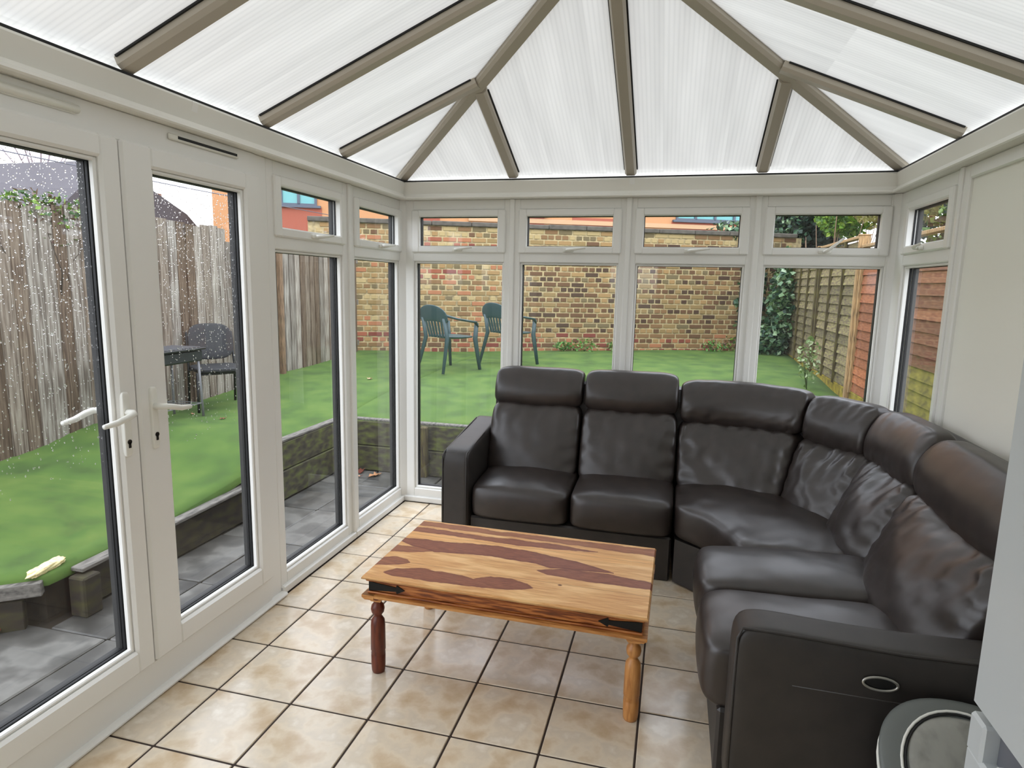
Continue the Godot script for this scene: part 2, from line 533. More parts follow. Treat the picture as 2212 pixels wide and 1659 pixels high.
	# corner posts
	for i in 2:
		var t := thing("trim_%d" % (i + 4), ["white corner post between the side windows and the garden windows", "white corner post between the last garden window and the narrow end window"][i], "post", Vector3.ZERO, 0.0, "", "structure")
		var x0 := -0.09 if i == 0 else W
		part(t, "corner_post", box_mesh(Vector3(x0, 0, -0.09), Vector3(x0 + 0.09, 2.09, 0.0), 0.004), M.upvc)
		st = begin()
		if i == 0:
			prism(st, PackedVector2Array([Vector2(0, 0), Vector2(0.03, 0), Vector2(0, 0.03)]), Vector3(0, 0.0, 0), Vector3.RIGHT, Vector3.BACK, Vector3.UP * 2.09)
		else:
			prism(st, PackedVector2Array([Vector2(0, 0), Vector2(-0.03, 0), Vector2(0, 0.03)]), Vector3(W, 0.0, 0), Vector3.RIGHT, Vector3.BACK, Vector3.UP * 2.09)
		part(t, "corner_cover", done(st), M.upvc)

# unseen kitchen behind the camera, its window placed to light the conservatory
func kitchen() -> void:
	var z0 := DEPTH + 0.15
	var z1 := 8.4
	var k := thing("unseen_kitchen", "plain white unseen kitchen behind the viewer, its window placed to light the conservatory", "room", Vector3.ZERO, 0.0, "", "structure")
	part(k, "kitchen_floor", box_mesh(Vector3(-0.1, -0.1, DEPTH), Vector3(W + 0.13, -0.001, z1)), M.tiles[0])
	part(k, "kitchen_ceiling", box_mesh(Vector3(-0.1, 2.45, z0), Vector3(W + 0.13, 2.6, z1)), M.wall)
	part(k, "kitchen_wall", box_mesh(Vector3(-0.2, 0, z0), Vector3(-0.1, 2.45, z1)), M.wall)
	part(k, "kitchen_wall", box_mesh(Vector3(W + 0.13, 0, z0), Vector3(W + 0.23, 2.45, z1)), M.wall)
	var st := begin()
	box(st, Vector3(-0.2, 0, z1), Vector3(W + 0.23, 1.0, z1 + 0.2))
	box(st, Vector3(-0.2, 2.2, z1), Vector3(W + 0.23, 2.6, z1 + 0.2))
	box(st, Vector3(-0.2, 1.0, z1), Vector3(0.5, 2.2, z1 + 0.2))
	box(st, Vector3(1.5, 1.0, z1), Vector3(W + 0.23, 2.2, z1 + 0.2))
	part(k, "kitchen_wall", done(st), M.wall)
	st = begin()
	ring(st, Vector2(0.48, 0.98), Vector2(1.52, 2.22), Vector2(0.55, 1.05), Vector2(1.45, 2.15), z1 + 0.06, z1 + 0.12, 0.004)
	box(st, Vector3(0.97, 1.0, z1 + 0.06), Vector3(1.03, 2.2, z1 + 0.12), 0.004)
	part(k, "unseen_kitchen_window", done(st), M.upvc)  # out of view, sized for the daylight it sends into the conservatory

# ---------------------------------------------------------------- roof
func lift(p: Vector2, face: int) -> Vector3:
	var d := p.x if face == 0 else p.y if face == 1 else W - p.x
	return Vector3(p.x, EAVE + PITCH * d, p.y)

func sheet(parent: Node, pts: Array, face: int) -> void:
	var st := begin()
	var up := Vector3(0, 0.016, 0)
	var dy := Vector3(0, 0.044, 0)
	var p: Array[Vector3] = []
	for q in pts: p.append(lift(q, face) + dy)
	var uv := func(v: Vector3) -> Vector2:
		var along := v.x if face == 1 else v.z
		var run := v.z if face == 1 else v.x
		return Vector2(along / 0.34, run / 1.2)
	var put := func(a: Vector3, b: Vector3, c: Vector3, out: Vector3) -> void:
		var l := [a, b, c]
		if (b - a).cross(c - a).dot(out) > 0.0: l = [a, c, b]
		for v in l:
			st.set_uv(uv.call(v))
			st.add_vertex(v)
	for i in range(1, p.size() - 1):
		put.call(p[0], p[i], p[i + 1], Vector3.DOWN)
	var mid := Vector3.ZERO
	for v in p: mid += v / p.size()
	for i in p.size():
		var a := p[i]
		var b := p[(i + 1) % p.size()]
		put.call(a, b, b + up, (a + b) / 2 - mid)
		put.call(a, b + up, a + up, (a + b) / 2 - mid)
	part(parent, "roof_sheet", done(st), M.poly)

func rafter(parent: Node, a: Vector2, b: Vector2, face: int, w := 0.068) -> void:
	var p := lift(a, face)
	var q := lift(b, face)
	var st := begin()
	var d := (q - p).normalized()
	var side := d.cross(Vector3.UP).normalized()
	var u := side.cross(d)
	# a moulded bar: narrow flat face below, splayed cheeks
	prism(st, PackedVector2Array([Vector2(-w * 0.5, 0.062), Vector2(-w * 0.5, 0.014), Vector2(-w * 0.34, 0.0), Vector2(w * 0.34, 0.0), Vector2(w * 0.5, 0.014), Vector2(w * 0.5, 0.062)]), p, side, u, q - p)
	var bar := part(parent, "roof_bar", done(st), M.bar)
	st = begin()
	for s in [-1.0, 1.0]:
		box(st, Vector3(s * (w * 0.5 + 0.002) - 0.005, 0.034, -(q - p).length() + 0.02), Vector3(s * (w * 0.5 + 0.002) + 0.005, 0.043, -0.01), 0.0, Transform3D(Basis(side, u, -d), p))
	part(bar, "seal_strip", done(st), M.rubber)

func roof() -> void:
	var c := thing("ceiling", "pitched roof of white ribbed polycarbonate sheets between glazing bars with their shade put into a taupe colour", "roof", Vector3.ZERO, 0.0, "", "structure")
	var m := W / 2
	var ax := Vector2(m, m)
	var lz := [0.81, m, 2.235, 2.95, 3.67, 4.4, DEPTH]
	var rz := [0.80, m, 2.235, 2.95, 3.67, 4.4, DEPTH]
	for f in [0, 2]:
		var zs: Array = lz if f == 0 else rz
		var e := -0.05 if f == 0 else W + 0.05
		var jx: float = zs[0] if f == 0 else W - zs[0]
		sheet(c, [Vector2(e, -0.05 if f == 0 else -0.05), Vector2(e, zs[0]), Vector2(jx, zs[0])], f)
		sheet(c, [Vector2(e, zs[0]), Vector2(e, zs[1]), ax, Vector2(jx, zs[0])], f)
		for i in range(1, zs.size() - 1):
			sheet(c, [Vector2(e, zs[i]), Vector2(e, zs[i + 1]), Vector2(m, zs[i + 1]), Vector2(m, zs[i])], f)
	var bx := [0.775, 1.51, W - 0.735]
	sheet(c, [Vector2(-0.05, -0.05), Vector2(bx[0], -0.05), Vector2(bx[0], bx[0])], 1)
	sheet(c, [Vector2(bx[0], -0.05), Vector2(bx[1], -0.05), Vector2(bx[1], m - 0.01), ax, Vector2(bx[0], bx[0])], 1)
	sheet(c, [Vector2(bx[1], -0.05), Vector2(bx[2], -0.05), Vector2(bx[2], W - bx[2]), Vector2(bx[1], m - 0.012)], 1)
	sheet(c, [Vector2(bx[2], -0.05), Vector2(W + 0.05, -0.05), Vector2(bx[2], W - bx[2])], 1)
	# bars
	rafter(c, Vector2(0.005, 0.005), ax, 0, 0.075)
	rafter(c, Vector2(W - 0.005, 0.005), ax, 2, 0.075)
	for i in lz.size() - 1:
		var t: float = lz[i]
		rafter(c, Vector2(0.03, t), Vector2(minf(t - 0.02, m), t), 0)
		t = rz[i]
		rafter(c, Vector2(W - 0.03, t), Vector2(W - minf(t - 0.02, m), t), 2)
	rafter(c, Vector2(bx[0], 0.03), Vector2(bx[0], bx[0] - 0.02), 1)
	rafter(c, Vector2(bx[1], 0.03), Vector2(bx[1], m - 0.03), 1)
	rafter(c, Vector2(bx[2], 0.03), Vector2(bx[2], W - bx[2] - 0.02), 1)
	var st := begin()
	beam(st, Vector3(m, EAVE + PITCH * m, m - 0.06), Vector3(m, EAVE + PITCH * m, DEPTH), 0.09, -0.01, 0.07, Vector3.UP, 0.01)
	part(c, "ridge_beam", done(st), M.bar)
	# outside gutter that the sheets drain into, on the far side
	st = begin()
	beam(st, Vector3(-0.2, 2.12, -0.14), Vector3(W + 0.2, 2.12, -0.14), 0.09, -0.05, 0.03, Vector3.UP, 0.02)
	part(c, "gutter", done(st), M.upvc)

# ---------------------------------------------------------------- windows and doors
func ring(st: SurfaceTool, lo: Vector2, hi: Vector2, ilo: Vector2, ihi: Vector2, z0: float, z1: float, bev: float) -> void:
	box(st, Vector3(lo.x, lo.y, z0), Vector3(ilo.x, hi.y, z1), bev)
	box(st, Vector3(ihi.x, lo.y, z0), Vector3(hi.x, hi.y, z1), bev)
	box(st, Vector3(ilo.x - bev, lo.y, z0), Vector3(ihi.x + bev, ilo.y, z1), bev)
	box(st, Vector3(ilo.x - bev, ihi.y, z0), Vector3(ihi.x + bev, hi.y, z1), bev)

func glazing(parent: Node, lo: Vector2, hi: Vector2, z: float) -> void:
	var st := begin()
	quad(st, Vector3(lo.x - 0.004, lo.y - 0.004, z), Vector3(hi.x + 0.004, lo.y - 0.004, z), Vector3(hi.x + 0.004, hi.y + 0.004, z), Vector3(lo.x - 0.004, hi.y + 0.004, z), Vector3.BACK)
	part(parent, "glass_pane", done(st), M.glass)
	st = begin()
	var g := Vector2(0.004, 0.004)
	ring(st, lo - g, hi + g, lo + g * 0.9, hi - g * 0.9, z + 0.003, z + 0.012, 0.0)
	ring(st, lo - g, hi + g, lo + g * 0.6, hi - g * 0.6, z - 0.03, z - 0.003, 0.0)
	part(parent, "rubber_seal", done(st), M.rubber)

func window_unit(called: String, label: String, at: Vector3, turn: float, w: float, g0: float, g1: float, handle_up := 0.0) -> Node3D:
	var t := thing(called, label, "window", at, turn, "", "structure")
	var st := begin()
	box(st, Vector3(0, 0.03, -0.07), Vector3(g0, 2.09, 0), 0.006)
	box(st, Vector3(g1, 0.03, -0.07), Vector3(w, 2.09, 0), 0.006)
	for y in [[0.03, 0.1], [1.689, 1.757], [2.022, 2.09]]:
		box(st, Vector3(g0 - 0.006, y[0], -0.07), Vector3(g1 + 0.006, y[1], 0), 0.006)
	part(t, "frame", done(st), M.upvc)
	st = begin()
	box(st, Vector3(0, 0, -0.08), Vector3(w, 0.042, 0.018), 0.006)
	part(t, "sill_strip", done(st), M.upvc)
	# raised cover where two units are joined
	st = begin()
	box(st, Vector3(w - 0.017, 0.04, -0.01), Vector3(w + 0.017, 2.09, 0.014), 0.005)
	part(t, "joint_cover", done(st), M.upvc)
	# slim bead round the fixed pane
	st = begin()
	ring(st, Vector2(g0 - 0.001, 0.099), Vector2(g1 + 0.001, 1.69), Vector2(g0 + 0.012, 0.113), Vector2(g1 - 0.012, 1.677), -0.036, -0.012, 0.004)
	part(t, "glazing_bead", done(st), M.upvc)
	glazing(t, Vector2(g0 + 0.01, 0.111), Vector2(g1 - 0.01, 1.679), -0.05)
	# top-hung opening sash
	var lo := Vector2(g0 - 0.012, 1.748)
	var hi := Vector2(g1 + 0.012, 2.024)
	st = begin()
	ring(st, lo, hi, Vector2(g0 + 0.042, 1.792), Vector2(g1 - 0.042, 1.98), -0.05, 0.016, 0.007)
	var sash := part(t, "top_sash", done(st), M.upvc)
	glazing(sash, Vector2(g0 + 0.042, 1.792), Vector2(g1 - 0.042, 1.98), -0.03)
	st = begin(true)
	var c := Vector3((g0 + g1) / 2, 1.768, 0.016)
	pad(st, 6, 5.0, func(p: Vector3) -> Vector3: return c + Vector3(p.x * 0.034, p.y * 0.011, 0.006 + p.z * 0.008))
	var d := Vector3(cos(0.12 + handle_up), sin(0.12 + handle_up), 0)
	tube(st, [c + Vector3(-0.006, 0, 0.006), c + Vector3(-0.004, 0, 0.03), c + d * 0.02 + Vector3(0, 0, 0.041), c + d * 0.06 + Vector3(0, 0, 0.043), c + d * 0.115 + Vector3(0, 0, 0.04)], [0.010, 0.010, 0.009, 0.0075, 0.006], 10)
	part(sash, "window_handle", done(st), M.handle)
	return t

func windows() -> void:
	# far wall, from the corner post rightwards
	var b := [[0.0, 0.77, 0.089, 0.7154], [0.77, 1.51, 0.8254, 1.4569], [1.51, 2.257, 1.5623, 2.204], [2.257, W, 2.3097, 2.9514]]
	var lab := ["first garden window from the corner post, behind the left arm of the sofa", "second garden window, behind the two flat sofa headrests, brick wall outside", "third garden window, ivy at its outer edge outside", "fourth garden window, its top handle swung upwards, fence outside"]
	for i in 4:
		var q: Array = b[i]
		window_unit("window_%d" % (i + 1), lab[i], Vector3(q[0], 0, 0), 0.0, q[1] - q[0], q[2] - q[0], q[3] - q[0], 0.6 if i == 3 else 0.0)
	# left wall: local x runs away from the viewer
	window_unit("window_5", "narrow side window next to the far corner post, lawn and brick wall outside", Vector3(0, 0, 0.725), PI / 2, 0.725, 0.725 - 0.658, 0.725 - 0.0325)
	window_unit("window_6", "side window beside the French doors, retaining wall corner outside", Vector3(0, 0, 1.475), PI / 2, 0.75, 1.475 - 1.4171, 1.475 - 0.7917)
	window_unit("window_7", "narrow end window beside the solid wall panel, orange fence outside", Vector3(W, 0, 0), -PI / 2, 0.825, 0.1575, 0.7615)
	window_unit("window_8", "side window nearest the house, out of the picture", Vector3(0, 0, DEPTH), PI / 2, DEPTH - 3.06, 0.06, DEPTH - 3.06 - 0.06)

func lever(parent: Node, z_plate: float, dir: float) -> void:
	# plate, key hole and a lever on both faces; x is local along the leaf
	for f in [1.0, -1.0]:
		var face := 0.03 if f > 0.0 else -0.042
		var st := begin(true)
		pad(st, 8, 6.0, func(p: Vector3) -> Vector3: return Vector3(z_plate + p.x * 0.0155, 1.052 + p.y * 0.112, face + p.z * 0.011 * f))
		var pl := part(parent, "handle_plate", done(st), M.handle)
		st = begin(true)
		var y := 1.095
		var pts := [Vector3(z_plate, y, face), Vector3(z_plate, y, face + 0.035 * f), Vector3(z_plate + dir * 0.012, y - 0.001, face + 0.05 * f), Vector3(z_plate + dir * 0.035, y - 0.006, face + 0.054 * f), Vector3(z_plate + dir * 0.08, y - 0.018, face + 0.05 * f), Vector3(z_plate + dir * 0.128, y - 0.022, face + 0.047 * f)]
		tube(st, pts, [0.012, 0.011, 0.011, 0.011, 0.0105, 0.008], 10)
		part(pl, "lever_handle", done(st), M.handle)
		if f > 0.0:
			st = begin()
			var h := Vector3(z_plate, 0.992, face + 0.0105)
			var pr: Array = []
			for k in 12: pr.append(Vector2(cos(TAU * k / 12.0), sin(TAU * k / 12.0)) * 0.0085)
			prism(st, PackedVector2Array(pr), h, Vector3.RIGHT, Vector3.UP, Vector3(0, 0, 0.0025))
			box(st, h + Vector3(-0.0045, -0.021, 0), h + Vector3(0.0045, 0, 0.0025), 0.0)
			part(pl, "key_hole", done(st), M.keyhole)

func door_leaf(called: String, label: String, z0: float, z1: float, g0: float, g1: float, plate: float, dir: float) -> void:
	# local x = z1 - z
	var t := thing(called, label, "door", Vector3(0, 0, z1), PI / 2, "", "structure")
	var st := begin()
	ring(st, Vector2(0, 0.137), Vector2(z1 - z0, 1.995), Vector2(z1 - g1, 0.225), Vector2(z1 - g0, 1.922), -0.04, 0.03, 0.009)
	part(t, "door_sash", done(st), M.upvc)
	st = begin()
	ring(st, Vector2(z1 - g1 - 0.001, 0.224), Vector2(z1 - g0 + 0.001, 1.923), Vector2(z1 - g1 + 0.013, 0.238), Vector2(z1 - g0 - 0.013, 1.909), -0.006, 0.016, 0.004)
	part(t, "glazing_bead", done(st), M.upvc)
	glazing(t, Vector2(z1 - g1 + 0.011, 0.236), Vector2(z1 - g0 - 0.011, 1.911), -0.02)
	lever(t, z1 - plate, dir)

func doors() -> void:
	door_leaf("door_1", "far French door leaf, next to the side windows, lever turned to its glass", 1.56, 2.283, 1.657, 2.152, 2.225, 1.0)
	door_leaf("door_2", "near French door leaf, at the edge of the picture", 2.288, 3.0, 2.366, 2.885, 2.345, -1.0)
	var t := thing("door_frame", "white frame with deep threshold round the pair of French doors", "frame", Vector3.ZERO, 0.0, "", "structure")
	var st := begin()
	box(st, Vector3(-0.07, 0.0, 1.475), Vector3(0.004, 2.09, 1.565), 0.006)
	box(st, Vector3(-0.07, 0.0, 2.99), Vector3(0.004, 2.09, 3.06), 0.006)
	part(t, "jamb", done(st), M.upvc)
	st = begin()
	box(st, Vector3(-0.07, 1.99, 1.56), Vector3(0.012, 2.09, 3.0), 0.006)
	part(t, "head", done(st), M.upvc)
	st = begin()
	box(st, Vector3(-0.08, 0.0, 1.56), Vector3(0.014, 0.14, 3.0), 0.008)
	box(st, Vector3(-0.08, 0.0, 1.47), Vector3(0.04, 0.022, 3.06), 0.008)
	part(t, "threshold", done(st), M.upvc)
	st = begin()
	# trickle vents on the head
	var v := thing("trickle_vent", "white trickle vent with its dark slot open, above the far French door", "vent", Vector3(0.012, 2.053, 1.87))
	st = begin()
	box(st, Vector3(0, -0.011, -0.19), Vector3(0.012, 0.011, 0.19), 0.004)
	part(v, "vent_body", done(st), M.handle)
	part(v, "vent_slot", box_mesh(Vector3(0.011, -0.004, -0.175), Vector3(0.0135, 0.006, 0.15)), M.rubber)
	v = thing("trickle_vent", "white trickle vent with its round-ended flap shut, above the near French door", "vent", Vector3(0.012, 2.05, 2.62))
	st = begin(true)
	tube(st, [Vector3(0.004, 0, -0.205), Vector3(0.004, 0, -0.2), Vector3(0.004, 0, 0.2), Vector3(0.004, 0, 0.205)], [0.008, 0.013, 0.013, 0.008], 12)
	part(v, "vent_flap", done(st), M.handle)
	part(v, "vent_body", box_mesh(Vector3(0, -0.016, -0.19), Vector3(0.006, 0.016, 0.19), 0.002), M.handle)

# ---------------------------------------------------------------- garden
func ground(x: float, z: float) -> float:
	var ks := [[-9.0, 0.56], [-4.5, 0.49], [-2.7, 0.44], [-0.95, 0.345], [-0.1, 0.315], [0.45, 0.2], [1.0, 0.155], [2.0, 0.12], [4.0, 0.1]]
	var y: float = ks[0][1]
	for i in ks.size() - 1:
		if z >= ks[i][0]:
			y = lerpf(ks[i][1], ks[i + 1][1], clampf((z - ks[i][0]) / (ks[i + 1][0] - ks[i][0]), 0, 1))
	if x < -1.4 and z > -0.6:
		y += minf(0.07, (-1.4 - x) * 0.09) * clampf((z + 0.6) / 0.8, 0.0, 1.0)
	return y + 0.012 * sin(x * 2.3 + z * 1.1) + 0.01 * sin(z * 3.1 - x)

func lawn_patch(st: SurfaceTool, x0: float, x1: float, nx: int, z0: float, z1: Callable, nz: int) -> void:
	var g: Array = []
	for i in nx + 1:
		var row: Array = []
		var x := lerpf(x0, x1, float(i) / nx)
		var ze: float = z1.call(x)
		for k in nz + 1:
			var z := lerpf(z0, ze, float(k) / nz)
			row.append(Vector3(x, ground(x, z), z))
		g.append(row)
	for i in nx:
		for k in nz:
			quad(st, g[i][k], g[i + 1][k], g[i + 1][k + 1], g[i][k + 1], Vector3.UP)
	# rim down into the soil
	for i in nx:
		var a: Vector3 = g[i][nz]
		var b: Vector3 = g[i + 1][nz]
		quad(st, a, b, b - Vector3(0, 0.05, 0), a - Vector3(0, 0.05, 0), Vector3.BACK)
	for k in nz:
		var a: Vector3 = g[nx][k]
		var b: Vector3 = g[nx][k + 1]
		quad(st, a, b, b - Vector3(0, 0.05, 0), a - Vector3(0, 0.05, 0), Vector3.RIGHT)

func garden_ground() -> void:
	var t := thing("lawn", "raised green artificial lawn rising gently to the brick wall", "lawn", Vector3.ZERO, 0.0, "", "structure")
	var st := begin(true)
	lawn_patch(st, -2.85, -1.02, 14, -7.9, func(x: float) -> float: return 1.84 + (-1.02 - x) * 0.76, 60)
	lawn_patch(st, -1.02, 3.62, 24, -7.9, func(_x: float) -> float: return -0.955, 40)
	part(t, "turf", done(st), M.lawn)
	# earth under the turf
	t = thing("soil_bank", "dark earth under the lawn behind the sleepers", "soil", Vector3.ZERO, 0.0, "", "structure")
	st = begin()
	box(st, Vector3(-2.9, -0.3, -8.2), Vector3(-1.07, 0.06, 1.82))
	box(st, Vector3(-1.07, -0.3, -8.2), Vector3(3.65, 0.25, -1.02))
	part(t, "earth", done(st), M.soil)
	# paved strip
	t = thing("patio", "wet grey concrete slab paving along the glazing", "paving", Vector3.ZERO, 0.0, "", "structure")
	part(t, "bedding", box_mesh(Vector3(-3.2, -0.3, -0.96), Vector3(-0.085, -0.135, 5.0)), M.soil)
	part(t, "bedding", box_mesh(Vector3(-0.085, -0.3, -0.96), Vector3(3.3, -0.135, -0.095)), M.soil)
	for i in range(-5, 6):
		for k in range(-5, 6):
			var a := Vector3(-0.65 + 0.6 * i, -0.17, 1.88 + 0.6 * k)
			var b := a + Vector3(0.59, 0, 0.59)
			b.y = -0.12 + rng.randf_range(-0.003, 0.003)
			if a.z < -0.1 and a.x > -0.1:
				b.z = minf(b.z, -0.1)
			elif a.x > -0.1:
				continue
			if b.x > -0.088 and a.z > -0.1: b.x = -0.088
			a.z = maxf(a.z, -0.935)
			if b.z - a.z < 0.05 or a.x > 3.0: continue
			if b.x < -1.0 and b.z < 1.9: continue
			if a.z < 1.7: a.x = maxf(a.x, -0.995)
			if b.x - a.x < 0.05: continue
			var c := (a + b) / 2
			part(t, "paving_slab", box_mesh(a - c, b - c, 0.006), M.slabs[rng.randi() % 4], c)
	# sleepers
	t = thing("retaining_wall", "low mossy timber sleeper wall holding up the lawn, with stub posts", "wall")
	var A: Array = [
		[Vector3(-1.062, -0.12, -0.99), Vector3(-1.0, 0.105, 0.26), M.sleeper], [Vector3(-1.066, 0.11, -0.99), Vector3(-1.004, 0.325, 0.24), M.sleeper],
		[Vector3(-1.06, -0.12, 0.27), Vector3(-1.0, 0.09, 1.7), M.sleeper_dark],
		[Vector3(-1.0, -0.12, -1.0), Vector3(1.2, 0.105, -0.94), M.sleeper], [Vector3(-1.0, 0.11, -1.004), Vector3(1.2, 0.33, -0.944), M.sleeper],
		[Vector3(1.21, -0.12, -1.0), Vector3(3.4, 0.105, -0.94), M.sleeper], [Vector3(1.21, 0.11, -1.004), Vector3(3.4, 0.33, -0.944), M.sleeper]]
	for q in A: part(t, "sleeper", box_mesh(q[0], q[1], 0.008), q[2])
	st = begin()
	beam(st, Vector3(-1.0, 0.118, 0.3), Vector3(-0.985, 0.095, 1.72), 0.075, 0.0, 0.022, Vector3.UP, 0.004)
	part(t, "edge_plank", done(st), M.plank_grey)
	st = begin()
	beam(st, Vector3(-1.04, 0.325, -0.98), Vector3(-1.04, 0.328, 0.24), 0.07, 0.0, 0.02, Vector3.UP, 0.004)
	part(t, "edge_plank", done(st), M.plank_grey)
	st = begin()
	beam(st, Vector3(-1.06, 0.33, -0.985), Vector3(3.4, 0.33, -0.985), 0.06, 0.0, 0.02, Vector3.UP, 0.004)
	part(t, "edge_plank", done(st), M.plank_grey)
	for q in [[Vector3(-1.0, -0.12, 1.66), Vector3(-0.9, 0.085, 1.76), M.sleeper_dark], [Vector3(-0.245, -0.12, -0.94), Vector3(-0.18, 0.325, -0.88), M.batten_moss], [Vector3(1.3, -0.12, -0.94), Vector3(1.37, 0.325, -0.88), M.sleeper_dark], [Vector3(-0.998, -0.12, -0.938), Vector3(-0.945, 0.3, -0.88), M.sleeper_dark]]:
		part(t, "stub_post", box_mesh(q[0], q[1], 0.008), q[2])
	st = begin()
	beam(st, Vector3(-1.03, 0.09, 1.86), Vector3(-2.8, 0.09, 3.2), 0.05, -0.05, 0.02, Vector3.UP, 0.004)
	part(t, "edge_plank", done(st), M.plank_grey)
	st = begin()
	beam(st, Vector3(-1.1, 0.03, 1.9), Vector3(-2.8, 0.03, 3.2), 0.05, -0.15, 0.0, Vector3.UP, 0.004)
	part(t, "sleeper", done(st), M.sleeper_dark)

func brick_tone(s: float, y: float) -> int:
	var r := rng.randf()
	if y < 0.78: return [4, 8, 5, 1, 2, 0][rng.randi() % 6]
	if y > 2.16: return 6 if r < 0.4 else [0, 2, 7, 1][rng.randi() % 4]
	if y > 1.55 and s < 2.3 and s > 0.6: return [8, 4, 5, 0, 9, 0, 7, 9, 6][rng.randi() % 9]
	if s < 2.4: return [0, 9, 7, 0, 9, 7, 1, 6, 0, 5][rng.randi() % 10]
	return [1, 2, 3, 2, 1, 9, 2, 0, 7, 3, 9][rng.randi() % 11]

func brick_wall() -> void:
	var t := thing("garden_wall", "tall old yellow stock brick wall with flat stone coping at the garden's end", "wall", Vector3(-2.9, 0, -4.65), 0.4128)
	part(t, "mortar_core", box_mesh(Vector3(-0.6, 0.2, -0.23), Vector3(7.3, 2.4, -0.009)), M.mortar)
	var parts := 0
	var rest := begin()
	var cache := {}
	for c in 25:
		var header := c % 2 == 1
		var y := 0.4 + 0.08 * c
		var step := 0.1125 if header else 0.225
		var s := -0.5 + (0.056 if not header else 0.0)
		while s < 7.1:
			var tone := brick_tone(s, y)
			var w := step - 0.018 - rng.randf() * 0.012
			var proud := rng.randf_range(-0.002, 0.005)
			var near: bool = s > 1.0 and s < 4.05 and y > 0.5 and y < 1.75
			if near and parts < 300:
				var key := "%d" % (rng.randi() % 3 + (3 if header else 0))
				if not cache.has(key):
					cache[key] = box_mesh(Vector3(-w / 2, -0.029, -0.05), Vector3(w / 2, 0.029, 0.0), 0.004)
				part(t, "brick", cache[key], M.bricks[tone], Vector3(s + step / 2, y + 0.04 + rng.randf_range(-0.002, 0.002), proud), Vector3(0, 0, rng.randf_range(-0.01, 0.01)))
				parts += 1
			else:
				rest.set_color(Color(BRICK[tone]).srgb_to_linear())
				box(rest, Vector3(s + step / 2 - w / 2, y + 0.011, -0.05), Vector3(s + step / 2 + w / 2, y + 0.069, proud), 0.003)
			s += step
	var r := part(t, "brickwork", done(rest), M.brick_stuff)
	r.set_meta("kind", "stuff")
	for i in 13:
		part(t, "coping_stone", box_mesh(Vector3(-0.6 + 0.6 * i, 2.4, -0.27), Vector3(-0.606 + 0.6 * (i + 1), 2.468 + rng.randf_range(-0.004, 0.004), 0.04), 0.008), M.coping)

func left_fence() -> void:
	var t := thing("board_fence", "weathered grey vertical board fence along the far side of the lawn", "fence")
	var pitch := 0.112
	var shapes: Array = []
	for i in 4:
		var st := begin()
		var w := pitch + 0.014
		prism(st, PackedVector2Array([Vector2(-w / 2, 0.0), Vector2(w / 2, 0.0), Vector2(w / 2, 0.008), Vector2(-w / 2 + 0.012, 0.024), Vector2(-w / 2, 0.022)]), Vector3.ZERO, Vector3.FORWARD, Vector3.RIGHT, Vector3(0, 1.0, 0))
		shapes.append(done(st))
	var z := 2.6
	var i := 0
	while z > -4.55:
		var lo := ground(-2.75, z) - 0.02
		var top := (2.06 if z > -1.7 else 1.95) + rng.randf_range(-0.025, 0.02)
		var b := part(t, "fence_board", shapes[i % 4], M.boards[rng.randi() % 8], Vector3(-2.75 + rng.randf_range(-0.004, 0.004), lo, z), Vector3(0, 0, rng.randf_range(-0.004, 0.004)))
		b.scale.y = top - lo
		z -= pitch
		i += 1
	for y in [0.6, 1.2, 1.8]:
		part(t, "rail", box_mesh(Vector3(-2.82, y, -4.6), Vector3(-2.755, y + 0.08, 2.7), 0.004), M.boards[0])
	var q := 0
	for zz in [-1.83, -2.57, 0.7]:
		var lo := ground(-2.7, zz) - 0.02
		if q < 2:
			part(t, "fence_post", box_mesh(Vector3(-2.72, lo, zz - 0.03), Vector3(-2.665, 1.93, zz + 0.03), 0.006), M.post_tan)
		q += 1

